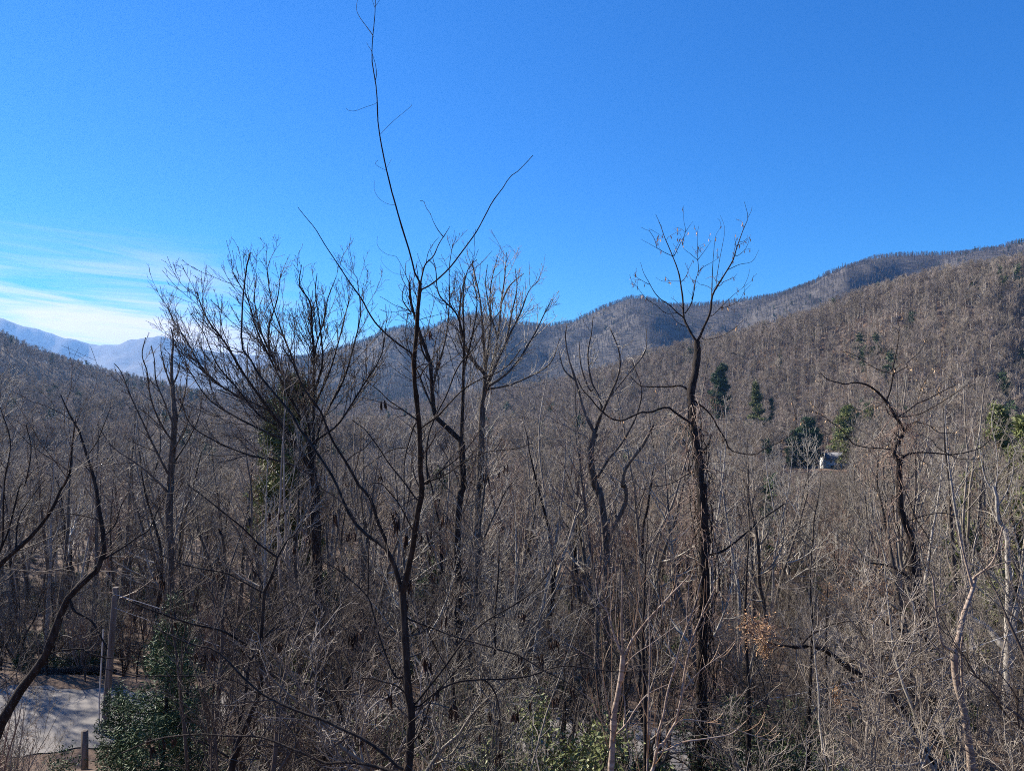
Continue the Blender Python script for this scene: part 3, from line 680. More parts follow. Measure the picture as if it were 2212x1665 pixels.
H_TXT = """
6 60 46 320,1760 330,1659 340,1450 360,1150 400,950 430,750 440,610
6 28 8 440,610 380,480 330,330 290,190 220,100 190,0 180,-120
6 26 7 440,610 430,400 430,100 435,-100 430,-260
6 30 12 460,610 520,480 570,410 680,270 800,140 930,0 1000,-70 1080,-160
6 20 7 340,1400 470,1270 560,1130 670,990 800,920 900,880
6 12 5 380,480 300,400 210,200 90,0 60,-100
6 16 8 400,1000 450,1000 470,1250 490,1450 520,1659
6 10 5 445,720 560,600 700,510 880,380 1060,240 1180,130
6 11 4 350,1300 290,1100 260,900 180,600 130,300
6 10 4 345,1350 200,1200 160,1060 30,950
6 9 3 520,480 560,300 590,100 600,-150
6 9 3 330,330 320,100 330,-150 325,-400
6 8 3 400,500 370,250 380,0 370,-300
6 8 3 570,410 650,250 680,50 700,-100
6 8 3 290,200 260,-50 250,-250
"""
SH = dict(wander=.06, up=.35)
mk(H_TXT, 9.5, 43, 'young_forked_tree', 'young forked tree with pale tan stems and upright orange shoots, lower right of centre', M['bark_smooth'], M['shoot'],
   [TW(1.8, 35, .4, .4, 1.6, 7, rmax=.007, tip=.003, **SH), TW(1.6, 40, .4, .15, .6, 4, tip=.0022, up=.1)], spread=.3)
H2_TXT = """
6 36 24 700,1760 740,1659 770,1500 840,1440 890,1350 950,1250
6 24 8 950,1250 1000,1000 1040,720 1110,450 1200,220 1290,30 1330,-50
6 24 8 770,1500 770,1380 830,1180 870,960 930,750 1000,480 1060,320 1140,100 1160,0 1200,-150
6 22 8 745,1659 760,1560 900,1500 1020,1440 1150,1420 1290,1400 1480,1360 1620,1240
6 12 5 940,1260 1040,1225 1200,1240 1400,1280 1480,1300
6 11 4 1020,960 1100,850 1200,740 1310,660 1430,570 1530,450
6 9 3 930,750 880,500 900,300 940,80 960,-100
6 9 3 1060,320 1050,150 1070,0 1060,-200
6 9 3 1110,450 1100,300 1160,150
6 8 3 1480,1300 1700,1380 1900,1430 2000,1390 2100,1280 2120,1200
"""
mk(H2_TXT, 9.0, 45, 'young_slanting_tree', 'young tree of tan slanting stems with one bowed limb reaching right near the bottom', M['bark_smooth'], M['shoot'],
   [TW(1.8, 35, .4, .3, 1.3, 6, rmax=.006, tip=.003, **SH), TW(1.8, 40, .4, .15, .5, 4, tip=.0022, up=.1)], spread=.3)
H3_TXT = """
6 18 7 670,1780 675,1659 680,1500 690,1000 700,500 690,200 700,-50
6 8 3 690,1000 640,800 560,600
6 7 3 700,480 760,250 790,50
6 7 3 695,700 720,500 800,300 830,100 900,-100
"""
mk(H3_TXT, 8.6, 47, 'upright_sapling', 'single straight tan sapling standing between the two young stems, lower right of centre', M['bark_smooth'], M['shoot'],
   [TW(2.0, 35, .3, .2, .8, 5, rmax=.006, tip=.003, **SH), TW(2, 40, .4, .15, .4, 4, tip=.0022, up=.1)], spread=.2)
# ------------------------------------------------------------------ kinds of tree made once and copied
def unlinked(name, me): return bpy.data.objects.new(name, me)
def proto_bare(seed, H=20, style='spread', fine=1.0, tipr=.007):
    """returns trunk Geo and crown Geo of a bare broadleaf tree with its foot at the origin"""
    rg = np.random.default_rng(seed); z = np.zeros((1, 3))
    st = dict(spread=(.32, 52, .42, .10, .32), tall=(.42, 42, .26, .12, .28), fork=(.22, 34, .6, .12, .3), thicket=(.12, 34, .6, .20, .2), wiry=(.18, 55, .6, .26, .3))[style]
    r0 = H*rg.uniform(.0085, .0115); q = max(H/20, .3)**.9
    P, R = march(rg, z, np.array([[rg.normal()*.06, rg.normal()*.06, 1]]), np.array([H*.95]), np.array([r0]), .006, 22, .03 if style == 'tall' else .16 if style == 'wiry' else .07, .05)
    R[0, 0] *= 1.35; R = knobby(rg, P, R)
    G1 = Geo(); tubes(G1, P, R, 8, rg, .04); G2 = Geo(); tr = (P, R)
    if style == 'fork':
        pf, rf = sprout(rg, P, R, 1, .25, .5, 22, .9, H*.45, H*.7, 22, .05, .06, rr=.8, tip=.02*q, count=2, taper=.2); tubes(G2, pf, rf, 7, rg, .04); tr = cat((P, R), (pf, rf))
    if style == 'thicket':
        pf, rf = sprout(rg, P, R, 1, .01, .08, 14, .9, H*.6, H*.9, 22, .05, .05, rr=.7, tip=.013*q, count=4, taper=.1); tubes(G2, pf, rf, 6, rg, .04); tr = cat((P, R), (pf, rf))
    a = sprout(rg, *tr, 26/H/len(tr[0])**.6*fine**.3, st[0], .98, st[1], st[2], H*.07, H*.42, 12, st[3], .10, rr=.55, tip=.012*q, taper=.75); tubes(G2, *a, 5, rg, .03)
    b_ = sprout(rg, *cat(a, (tr[0][:, 12:], tr[1][:, 12:])) if False else a, 1.9*20/H*fine**.4, .15, 1, 44, .42, H*.03, H*.16, 8, .14, .10, rr=.6, tip=.009*q); tubes(G2, *b_, 4)
    c = sprout(rg, *b_, 2.6*20/H*fine**.6, .1, 1, 44, .45, H*.018, H*.07, 5, .16, .08, rr=.7, tip=max(tipr, tipr*1.2*q)); tubes(G2, *c, 3)
    d = sprout(rg, *c, 2.6*20/H*fine, .1, 1, 46, .5, H*.01, H*.035, 4, .16, .06, rr=.8, tip=tipr); tubes(G2, *d, 3)
    e_ = sprout(rg, *a, 1.5*fine, .1, 1, 50, .1, H*.01, H*.04, 4, .16, .1, rr=.4, tip=tipr); tubes(G2, *e_, 3)
    f_ = sprout(rg, *tr, 1.5*fine, .25, 1, 55, .03, H*.015, H*.05, 4, .16, .1, rr=.2, tip=tipr); tubes(G2, *f_, 3)
    return G1, G2
KINDS = []
for k_, (style, H, fn, desc, bk, tw) in enumerate([('spread', 19, 1.0, 'bare wide-spreading hardwood', 'bark', 'twig'), ('tall', 22, 1.0, 'bare slim straight hardwood', 'bark', 'twig'),
        ('fork', 20, 1.0, 'bare hardwood forking low into upright stems', 'bark', 'twig'), ('tall', 20, .9, 'bare pale-barked straight tree', 'bark_pale', 'twig_pale'),
        ('spread', 17, 1.2, 'bare crooked tree with reddish twigs', 'bark', 'twig_red'), ('fork', 17, 1.1, 'bare dark-barked forked tree', 'bark_dark', 'twig'), ('spread', 21, .9, 'bare pale-twigged spreading tree', 'bark', 'twig_pale')]):
    g1, g2 = proto_bare(50+k_, H, style, fn)
    KINDS.append((desc, H, g1.mesh('trunk', M[bk]), g2.mesh('crown', M[tw])))
SAP = []
for k_, (style, H, desc, bk, tw) in enumerate([('thicket', 6.5, 'bare multi-stemmed thicket shrub', 'twig_dark', 'twig_dark'), ('tall', 7.5, 'bare thin straight sapling', 'bark_dark', 'twig'), ('thicket', 5.5, 'bare reddish multi-stemmed shrub', 'twig_red', 'twig_red'),
        ('wiry', 7.5, 'bare wiry low tree with winding limbs', 'bark_dark', 'twig_dark'), ('wiry', 6.5, 'bare winding brown-limbed low tree', 'twig', 'twig'), ('thicket', 7, 'bare grey multi-stemmed shrub', 'twig_pale', 'twig')]):
    g1, g2 = proto_bare(80+k_, H, style, 1.0, .003)
    SAP.append((desc, H, g1.mesh('stem', M[bk]), g2.mesh('branches', M[tw])))
def far_tree(seed, H=20, thick=1.0, nb=14, n2=70, n3=260, n4=0):
    rg = np.random.default_rng(seed); z = np.zeros((1, 3)); t = thick
    P, R = march(rg, z, np.array([[rg.normal()*.04, rg.normal()*.04, 1]]), np.array([H*.9]), np.array([.20*t]), .05*t, 6, .04, .05)
    G1 = Geo(); tubes(G1, P, R, 4); G2 = Geo()
    a = sprout(rg, P, R, 1, .38, .97, 44, .4, H*.12, H*.42, 5, .12, .14, rr=.6, tip=.035*t, count=nb, taper=.7); tubes(G2, *a, 3)
    b_ = sprout(rg, *a, 1, .2, 1, 42, .45, H*.06, H*.16, 3, .12, .12, rr=.7, tip=.022*t, count=max(1, n2//nb)); tubes(G2, *b_, 3)
    if n3: c = sprout(rg, *b_, 1, .1, 1, 42, .5, H*.03, H*.10, 2, .12, .1, rr=.8, tip=.016*t, count=max(1, n3//n2)); tubes(G2, *c, 3)
    if n4: d = sprout(rg, *c, 1, .1, 1, 44, .6, H*.02, H*.07, 2, .12, .08, rr=.9, tip=.013*t, count=max(1, n4//n3)); tubes(G2, *d, 3)
    return G1, G2
def conifer(seed, H=24, Rad=4.5, t0=.25, shape=1.0, card=.42, dens=1.0, S=7, gap=.25, droop=-.1):
    rg = np.random.default_rng(seed); z = np.zeros((1, 3))
    P, R = march(rg, z, np.array([[0, 0, 1.]]), np.array([H]), np.array([H*.012]), .02, 20, .015, .05)
    G1 = Geo(); tubes(G1, P, R, S, rg, .04); G2 = Geo(); G3 = Geo()
    n = int(70*dens); t = t0+(1-t0)*np.sort(rg.random(n)); zz = t*H*.99
    prof = np.clip((1-t)/(1-t0), 0, 1)**shape*(0.35+.65*sstep(t0-.05, t0+.25, t))+.03
    Ln = Rad*prof*rg.uniform(.55, 1.2, n)*(rg.random(n) > gap*.4); Ln = np.maximum(Ln, .15)
    az_ = rg.random(n)*2*PI; d = np.stack([np.cos(az_), np.sin(az_), rg.normal(.05, .12, n)+droop*(1-t)+.35*t], 1)
    i = t*(len(P[0])-1); p0 = np.stack([np.interp(t, np.linspace(0, 1, 20), P[0, :, j]) for j in range(3)], 1)
    bp_, br_ = march(rg, p0, d, Ln, np.maximum(Ln*.014, .012), .006, 7, .05, .02); tubes(G2, bp_, br_, 4)
    C = []
    for k in range(n):
        m_ = int(24*dens*(.3+Ln[k])); f = rg.uniform(.25, 1.03, m_); q = np.stack([np.interp(f, np.linspace(0, 1, 7), bp_[k, :, j]) for j in range(3)], 1)
        side = norm(np.cross(bp_[k, -1]-bp_[k, 0], [0, 0, 1.])); q = q+side*(rg.normal(size=m_)*.26*Ln[k]*(1.1-f*.7))[:, None]+np.array([0, 0, 1])*(rg.normal(size=m_)*.10+.05)[:, None]
        C.append(q)
    C = np.concatenate(C); m_ = len(C)
    for rep in range(3):
        a = norm(rg.normal(size=(m_, 3))*[1, 1, .6]+[0, 0, .25]); b_ = norm(np.cross(a, rg.normal(size=(m_, 3)))); sz = card*rg.uniform(.5, 1.2, m_)[:, None]
        o = C+rg.normal(size=(m_, 3))*card*.3
        V = np.stack([o-b_*sz*.10, o+a*sz*.5+b_*sz*.02, o+a*sz, o+a*sz*.45-b_*sz*.16], 1); G3.add(V.reshape(-1, 3), np.arange(4*m_).reshape(-1, 4))
    return G1, G2, G3
def bush(seed, H=2.2, Rad=1.6, n=2600, leaf=.06, mleaf='leafgreen', long=1.5):
    rg = np.random.default_rng(seed); G1 = Geo(); G2 = Geo()
    p0 = np.stack([rg.normal(size=12)*.2, rg.normal(size=12)*.2, np.zeros(12)], 1); a_ = rg.random(12)*2*PI
    a = march(rg, p0, np.stack([np.cos(a_)*.6, np.sin(a_)*.6, np.ones(12)], 1), np.full(12, H*.95), np.full(12, .03), .01, 10, .12, .03); tubes(G1, *a, 5)
    b_ = sprout(rg, *a, 4, .2, 1, 50, .5, .2*H, .55*H, 6, .15, .05, rr=.6, tip=.005); tubes(G1, *b_, 3)
    j = rg.integers(0, len(b_[0]), n); k = rg.integers(1, 6, n); C = b_[0][j, k]+rg.normal(size=(n, 3))*.07*H/2
    V, Q = leaf_cloud(rg, C, leaf, n, long=long); G2.add(V, Q)
    return G1, G2
# ------------------------------------------------------------------ conifers and bushes standing at places one can point to
def plant3(name, label, catg, geos, names, mats_, loc, rz=0, s=1, group=None):
    r = empty(name, loc, rz); tag(r, label, catg, group); r.scale = (s, s, s)
    for g_, nm, mt in zip(geos, names, mats_):
        me = g_ if isinstance(g_, bpy.types.Mesh) else g_.mesh(nm, M[mt])
        link(bpy.data.objects.new(nm, me), r)
    return r
TN = ('trunk', 'branches', 'foliage')
def at(u, Y, dz=-.15): x = (u-U0)/F0*Y; return (x, Y, float(hgt(x, Y))+dz)
def topz(v, Y): return -(v-V0)/F0*Y
def put_con(seed, u, vtop, Y, Rad, label, mt='needle', name='pine_tree', **k):
    p = at(u, Y); H = topz(vtop, Y)-p[2]
    return plant3(name, label, 'tree', conifer(seed, H, Rad, **k), TN, ('bark_dark', 'bark_dark', mt), p, seed)
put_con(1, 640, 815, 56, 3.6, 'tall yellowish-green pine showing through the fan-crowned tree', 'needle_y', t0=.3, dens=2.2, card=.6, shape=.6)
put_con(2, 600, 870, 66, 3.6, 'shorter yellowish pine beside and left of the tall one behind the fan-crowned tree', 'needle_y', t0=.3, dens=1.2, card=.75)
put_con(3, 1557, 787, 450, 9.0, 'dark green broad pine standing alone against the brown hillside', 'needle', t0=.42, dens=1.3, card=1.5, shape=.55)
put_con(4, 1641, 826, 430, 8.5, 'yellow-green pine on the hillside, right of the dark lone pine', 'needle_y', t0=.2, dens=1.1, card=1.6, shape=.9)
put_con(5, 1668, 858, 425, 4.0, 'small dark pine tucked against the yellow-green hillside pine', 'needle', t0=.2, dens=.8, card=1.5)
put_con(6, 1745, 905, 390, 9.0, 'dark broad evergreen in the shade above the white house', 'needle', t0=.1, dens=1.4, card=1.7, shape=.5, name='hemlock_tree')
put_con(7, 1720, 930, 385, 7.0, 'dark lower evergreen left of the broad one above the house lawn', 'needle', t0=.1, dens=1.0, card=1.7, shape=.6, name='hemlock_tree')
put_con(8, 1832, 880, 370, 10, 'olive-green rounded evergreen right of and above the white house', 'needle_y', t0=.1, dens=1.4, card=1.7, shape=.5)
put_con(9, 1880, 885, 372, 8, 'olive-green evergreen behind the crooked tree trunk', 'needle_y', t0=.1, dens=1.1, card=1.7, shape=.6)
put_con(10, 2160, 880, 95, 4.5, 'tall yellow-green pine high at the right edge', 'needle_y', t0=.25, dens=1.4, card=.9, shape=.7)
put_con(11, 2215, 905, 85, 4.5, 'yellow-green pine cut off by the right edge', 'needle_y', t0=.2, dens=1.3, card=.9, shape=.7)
put_con(12, 2110, 1010, 80, 4.0, 'low yellow-green pine below the tall right-hand pine', 'needle_y', t0=.15, dens=1.2, card=.8, shape=.7)
put_con(20, 2190, 1060, 62, 3.4, 'olive evergreen low at the right edge, behind the stout grey trunk', 'needle_y', t0=.1, dens=1.2, card=.6, shape=.6)
put_con(21, 2085, 1130, 58, 2.8, 'olive evergreen between the crooked tree and the stout grey trunk', 'needle_y', t0=.1, dens=1.0, card=.6, shape=.7)
put_con(22, 2150, 1230, 46, 2.4, 'small olive evergreen under the taller right-edge evergreens', 'needle_y', t0=.05, dens=1.0, card=.45, shape=.7)
put_con(13, 345, 1310, 21, 1.9, 'dark green cedar beside the utility pole at the road edge', 'needle', t0=.02, dens=2.0, card=.17, shape=.6, name='cedar_tree')
put_con(14, 275, 1490, 22, 1.2, 'low dark cedar in front of the base of the utility pole', 'needle', t0=.0, dens=1.5, card=.15, shape=.5, name='cedar_tree')
put_con(15, 415, 1400, 22, 1.5, 'dark cedar right of the tallest roadside cedar', 'needle', t0=.0, dens=1.5, card=.16, shape=.6, name='cedar_tree')
put_con(16, 700, 1240, 48, 3.0, 'dark evergreen deep in the woods left of the pod tree trunk', 'needle', t0=.1, dens=1.2, card=.5, name='hemlock_tree')
put_con(17, 640, 1400, 34, 2.2, 'small bright evergreen low between the two pod trees', 'needle_y', t0=.05, dens=1.0, card=.35, name='cedar_tree')
put_con(18, 930, 1230, 60, 3.2, 'evergreen seen dimly behind the dark double-crowned trunk', 'needle', t0=.15, dens=1.0, card=.6, name='hemlock_tree')
BN = ('stems', 'leaves')
def put_bush(seed, u, v, Y, Rad, label, n=2600, H=None, leaf=.06, mt='leafgreen', name='laurel_bush'):
    p = at(u, Y); leaf *= .6; n = int(n*1.8); H = H or max(1.0, topz(v, Y)-p[2])
    return plant3(name, label, 'bush', bush(seed, H, Rad, n, leaf), BN, ('bark_dark', mt), p, seed)
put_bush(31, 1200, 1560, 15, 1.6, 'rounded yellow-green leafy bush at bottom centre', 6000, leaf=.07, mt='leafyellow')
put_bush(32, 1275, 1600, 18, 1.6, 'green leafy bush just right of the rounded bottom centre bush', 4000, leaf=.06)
put_bush(33, 760, 1500, 24, 1.6, 'dark glossy laurel bush left of the pod tree trunk', 4000, leaf=.06)
put_bush(34, 1560, 1560, 19, 1.6, 'dark glossy laurel bush at the foot of the vine-clad tree', 4000, leaf=.06)
put_bush(35, 1750, 1560, 21, 1.6, 'dark laurel bush low between the vine-clad and crooked trees', 4000, leaf=.06)
put_bush(36, 950, 1500, 20, 1.6, 'olive laurel bush just right of the pod tree foot', 4000, leaf=.06)
put_bush(37, 60, 1420, 42, 2, 'green laurel bush beyond the road at the left edge', 4000, leaf=.09)
put_bush(38, 190, 1410, 43, 2, 'green laurel bush behind the fallen log', 4000, leaf=.09)
put_bush(39, 30, 1610, 22, 1.5, 'pale green bush in the bottom left corner', 2500, leaf=.06)
put_bush(40, 590, 1600, 18, 1.4, 'green bush at the bottom beside the small pod tree', 3000, leaf=.05)
# ------------------------------------------------------------------ woods: individual trees
rg = np.random.default_rng(2024)
def zone(u, Y):
    a = 'left of the utility pole' if u < 230 else 'behind the roadside cedars' if u < 430 else 'below the fan-crowned tree' if u < 640 else 'just left of the pod tree' if u < 860 else \
        'just right of the pod tree' if u < 1060 else 'between the pod and grey forked trees' if u < 1260 else 'around the grey forked tree' if u < 1430 else 'around the vine-clad tree' if u < 1620 else \
        'below the white house' if u < 1840 else 'around the crooked tree' if u < 2040 else 'by the right edge'
    return a
HIDE = [(1225, 80, 16.5), (1515, 60, 20), (1985, 70, 26), (370, 30, 36), (345, 95, 21), (870, 60, 32), (1160, 30, 30), (1640, 110, 17), (2170, 50, 30), (2080, 40, 15), (1290, 35, 29), (235, 45, 34)]
def hides(u, Y): return any(abs(u-a) < b_ and Y < c for a, b_, c in HIDE)
def clear_of(x, y, pad):
    if road_dist(np.array(x), np.array(y)) < pad: return False
    return True
placed = []
def scatter(nmax, Y0, Y1, mind, kinds, names, pname, catg, grp, hs_, avoid=None, pad=1.0, uspan=(-250, 2460)):
    n_ = 0; tries = 0; root_names = None
    while n_ < nmax and tries < nmax*60:
        tries += 1
        Y = math.sqrt(rg.uniform(Y0**2, Y1**2)); u = rg.uniform(*uspan); x = (u-U0)/F0*Y
        if not clear_of(x, Y, pad): continue
        if avoid and avoid(u, Y): continue
        if any((x-a)**2+(Y-b_)**2 < mind*mind for a, b_ in placed): continue
        k = rg.integers(0, len(kinds)); desc, H, m1, m2 = kinds[k]; s = rg.uniform(*hs_)*1.0
        top = float(hgt(x, Y))+H*s; vt = V0-top/Y*F0; lim = vmin(u, Y)
        if vt < lim:
            s = (topz(lim+rg.uniform(0, 40), Y)-float(hgt(x, Y)))/H
            if s < .35: continue
        placed.append((x, Y)); n_ += 1
        far = 'near ' if Y < (Y0*.6+Y1*.4) else 'farther '
        r = plant3(pname, f'{desc}, {far}one {zone(u, Y)}', catg, (m1, m2), names, (None, None), (x, Y, float(hgt(x, Y))-.2), rg.uniform(0, 6.28), s, grp)
    return n_
VT = np.array([(-300, 640), (0, 700), (60, 830), (200, 800), (330, 790), (450, 850), (900, 850), (1150, 840), (1250, 740), (1400, 740), (1480, 800), (1620, 850), (1700, 920), (1780, 1050), (1850, 1020), (1900, 850), (2050, 780), (2212, 760), (2500, 700)], float)
def vmin(u, Y): return np.interp(u, VT[:, 0], VT[:, 1])+(0 if Y > 28 else (28-Y)*18)
for x_, y_ in [(-16.9, 36), (-4, 33), (-2.5, 33), (6, 29), (5.5, 20), (15, 26), (-1.2, 8.5)]: placed.append((x_, y_))
def av_tree(u, Y): return (u < 420 and Y < 44) or (abs(u-860) < 90 and Y < 30)
nt_ = scatter(300, 24, 98, 2.6, KINDS, ('trunk', 'crown'), 'bare_tree', 'tree', 'bare trees of the near woods', (.75, 1.15), av_tree)
def av_sap(u, Y): return hides(u, Y) or u < 470 and 22 < Y < 41
nn_ = scatter(34, 9.5, 22, 1.3, [SAP[i] for i in (1, 3, 4, 5, 3, 4, 0)], ('stem', 'branches'), 'bare_shrub', 'shrub', 'bare shrubs and saplings of the understory', (.8, 1.7), lambda u, Y: hides(u, Y) or (u < 420 and Y > 12))
ns_ = scatter(240, 14, 52, 1.1, SAP, ('stem', 'branches'), 'bare_shrub', 'shrub', 'bare shrubs and saplings of the understory', (.6, 1.2), av_sap)
print('trees', nt_, 'shrubs', ns_)

# ------------------------------------------------------------------ vines and dry leaf tufts on traced trees
def vines(root, P, R, n, seed, mt='twig_red', rad=.35, hang=60, leafn=0):
    rg = np.random.default_rng(seed); b = np.array(root.location); G = Geo(); K = 26
    for i in range(n):
        t0, t1 = sorted(rg.uniform(0, 1, 2)); t1 = min(1, max(t1, t0+.25)); t = np.linspace(t0, t1, K); f = t*(len(P)-1)
        c = np.stack([np.interp(f, np.arange(len(P)), P[:, j]) for j in range(3)], 1); r = np.interp(f, np.arange(len(P)), R)
        ph = rg.uniform(0, 6.28)+t*rg.uniform(-14, 14); rr = r*1.05+np.abs(np.cumsum(rg.normal(size=K)*.03))*rad/.35
        p = c+np.stack([np.cos(ph)*rr, np.sin(ph)*rr, rg.normal(size=K)*.05], 1)-b; tubes(G, p[None], np.full((1, K), rg.uniform(.006, .018)), 4)
    G.obj('vine', M['bark_dark'], root)
    f = rg.random(hang)*(len(P)-1); c = np.stack([np.interp(f, np.arange(len(P)), P[:, j]) for j in range(3)], 1)-b
    a_ = rg.random(hang)*2*PI; d = np.stack([np.cos(a_), np.sin(a_), rg.uniform(-.6, .6, hang)], 1); G = Geo()
    a = march(rg, c, d, rg.uniform(.5, 1.6, hang)*rad/.35, np.full(hang, .009), .004, 8, .3, -.22); tubes(G, *a, 3)
    e_ = sprout(rg, *a, 5, .1, 1, 50, .5, .1, .5, 5, .3, -.05, rr=.6, tip=.0035); tubes(G, *e_, 3)
    G.obj('hanging_vine', M[mt], root)
def tuft(root, c, rx, rz_, n, seed, mt='dryleaf', size=.05):
    rg = np.random.default_rng(seed); b = np.array(root.location); G = Geo(); m_ = 70
    p0 = np.repeat((c-b)[None], m_, 0)+rg.normal(size=(m_, 3))*[rx*.25, rx*.2, rz_*.2]; a = march(rg, p0, rg.normal(size=(m_, 3))+[0, 0, -.1], np.full(m_, rx*.9), np.full(m_, .006), .003, 6, .35, -.05); tubes(G, *a, 3)
    G.obj('vine_tangle', M['twig_red'], root)
    G = Geo(); j = rg.integers(0, m_, n); k = rg.integers(1, 6, n); C = a[0][j, k]+rg.normal(size=(n, 3))*.04
    V, Q = leaf_cloud(rg, C, size, n, long=1.3); G.add(V, Q); G.obj('dry_leaves', M[mt], root)
vines(rootB, allB[0][0][0], allB[0][1][0], 16, 1, rad=.5, hang=150)
vines(rootB, allB[0][0][1][:20], allB[0][1][1][:20], 14, 2, rad=.4, hang=110)
vines(rootC, allC[0][0][0], allC[0][1][0], 10, 3, rad=.5, hang=130)
vines(rootC, allC[0][0][1], allC[0][1][1], 8, 4, rad=.5, hang=70)
def onb(c, x, y, Y): c = CR[c]; return P2(c[0]+c[2]*x, c[1]+c[2]*y, Y)
tuft(rootO, onb('f', 560, 850, 16.2), .62, .3, 900, 5, size=.024)
tuft(rootO, onb('f', 590, 960, 16.2), .16, .5, 260, 6, size=.025)
tuft(rootC, onb('f', 1150, 620, 25.2), 1.1, .35, 420, 7, size=.032)
tuft(rootC, onb('f', 950, 640, 25.0), .3, .7, 300, 8, size=.03)
tuft(rootC, onb('f', 1290, 620, 25.2), .4, .5, 260, 9, size=.03)
tuft(rootO, onb('f', 1000, 1220, 19), .18, .6, 200, 10, size=.026)
def cling(root, PR_, n, seed, mt, size, box=None):
    """single dry leaves or small pods still hanging on outer twigs"""
    rg = np.random.default_rng(seed); b = np.array(root.location); p = PR_[0].reshape(-1, 3)
    if box is not None:
        u = U0+F0*p[:, 0]/p[:, 1]; v = V0-F0*p[:, 2]/p[:, 1]; p = p[(u > box[0]) & (u < box[1]) & (v > box[2]) & (v < box[3])]
    C = p[rg.integers(0, len(p), n)]-b+[0, 0, -size]; a = norm(rg.normal(size=(n, 3))*.35+[0, 0, -1]); q = norm(np.cross(a, rg.normal(size=(n, 3)))); s_ = size*rg.uniform(.6, 1.4, n)[:, None]
    t_ = norm(np.cross(a, q))*s_*.15
    V = np.stack([C-a*s_, C+q*s_*.28+t_, C+a*s_, C-q*s_*.28+t_], 1); G = Geo().add(V.reshape(-1, 3), np.arange(4*n).reshape(-1, 4)); G.obj('hanging_leaves', M[mt], root)
cling(rootB, allB[1], 220, 1, 'dryleaf', .06)
cling(rootC, allC[1], 420, 2, 'tanleaf', .06)
cling(rootK, allK[1], 60, 3, 'pod', .06)
# ------------------------------------------------------------------ utility pole, its cable, post, log, houses
wm = noise_mat('weathered_wood', [(.07, .055, .045), (.16, .135, .115), (.27, .24, .21)], 6, (1, 1, .08), bump=.5, var=0)
mm_ = noise_mat('galvanised_metal', [(.35, .36, .37), (.5, .5, .5)], 8, var=0, rough=.45)
Yp = 34.0; pb = np.array([(224-U0)/F0*Yp, Yp, 0]); pb[2] = float(hgt(pb[0], pb[1]))-.3; pt = P2(250, 1268, Yp)
pole = empty('utility_pole', tuple(pb)); tag(pole, 'weathered round wooden utility pole standing beside the road', 'utility pole')
G = Geo(); t = np.linspace(0, 1, 12)[:, None]; pp = (pt-pb)*t; tubes(G, pp[None], np.linspace(.17, .125, 12)[None], 14); G.obj('shaft', wm, pole)
G = Geo(); cp = pt-pb; G.add(*(lambda a: (a, [tuple(range(4))]))([(cp[0]-.12, -.12, cp[2]+.005), (cp[0]+.12, -.12, cp[2]+.005), (cp[0]+.12, .12, cp[2]+.005), (cp[0]-.12, .12, cp[2]+.005)])); G.obj('cap', wm, pole, False)
G = Geo(); tubes(G, np.array([[[-.2, 0, .3], [-.19, -.01, 2], [.0, 0, 5.2]]])+(np.array([0, -.02, 0])), np.full((1, 3), .03), 6); G.obj('conduit', mm_, pole)
G = Geo(); tubes(G, np.array([[cp+[-.02, -.14, -.25], cp+[.02, -.22, -.25]]]), np.array([[.05, .06]]), 10); tubes(G, np.array([[cp+[.02, -.22, -.25], cp+[.02, -.30, -.25]]]), np.array([[.035, .03]]), 10); G.obj('insulator', M['bark_pale'], pole)
def cable(name, pts, r, label):
    p = cr_spline(np.array(pts), 60); b = p[0].copy(); o = Geo(); tubes(o, (p-b)[None], np.full((1, 60), r), 6); ob = o.obj(name, cm); ob.location = tuple(b); tag(ob, label, 'cable'); return ob
cm = noise_mat('cable_sheath', [(.42, .42, .42), (.6, .6, .6)], 3, var=0, rough=.5)
cable('overhead_cable', [pt+[.02, -.2, -.25], P2(374, 1323, 33.3), P2(561, 1387, 32.2), P2(779, 1452, 30.6), P2(866, 1478, 30), P2(1200, 1530, 28), P2(1515, 1528, 26), P2(1900, 1460, 23.5), P2(2300, 1330, 21)], .010, 'thin sunlit overhead cable running right and downward from the utility pole')
cable('overhead_cable', [pt+[.0, -.15, -.9], P2(600, 1440, 32.2), P2(700, 1475, 31.4), P2(1000, 1540, 29.5), P2(1300, 1560, 28), P2(1600, 1548, 26), P2(2300, 1420, 22)], .006, 'lower of the two cables leaving the utility pole')
Yq = 30.6; q0 = P2(183, 1608, Yq); q1 = P2(184, 1577, Yq); zg = float(hgt(q0[0], q0[1])); post = empty('wooden_post', (q0[0], q0[1], zg-.2)); tag(post, 'short square dark wooden post at the near edge of the road', 'post')
G = Geo().box(-.10, .10, -.10, .10, 0, max(.8, q1[2]-zg+.2)); G.obj('post_shaft', wm, post, False)
hp = max(.8, q1[2]-zg+.2); G = Geo().add([(-.105, -.105, hp+.003), (.105, -.105, hp+.003), (.105, .105, hp+.003), (-.105, .105, hp+.003), (0, 0, hp+.06)], None, [(0, 1, 4), (1, 2, 4), (2, 3, 4), (3, 0, 4)]); G.obj('post_cap', wm, post, False)
lg = P2(100, 1470, 42); x0, x1 = lg[0], P2(240, 1466, 41.6)[0]; G = Geo(); pl = np.array([[(x, 41.8+.3*math.sin(x), float(hgt(x, 41.8))+.22+.05*math.sin(x*2)) for x in np.linspace(x0, x1, 14)]]); b0 = pl[0, 0].copy(); tubes(G, pl-b0, np.linspace(.26, .15, 14)[None], 10, rg, .05)
lo = G.obj('fallen_log', M['bark_dark']); lo.location = tuple(b0); tag(lo, 'dark fallen log lying along the far side of the road', 'log')
white = noise_mat('white_siding', [(.72, .72, .70), (.85, .85, .83)], 2, var=0, rough=.6); roofm = noise_mat('grey_shingles', [(.16, .16, .17), (.28, .28, .29)], 3, var=0)
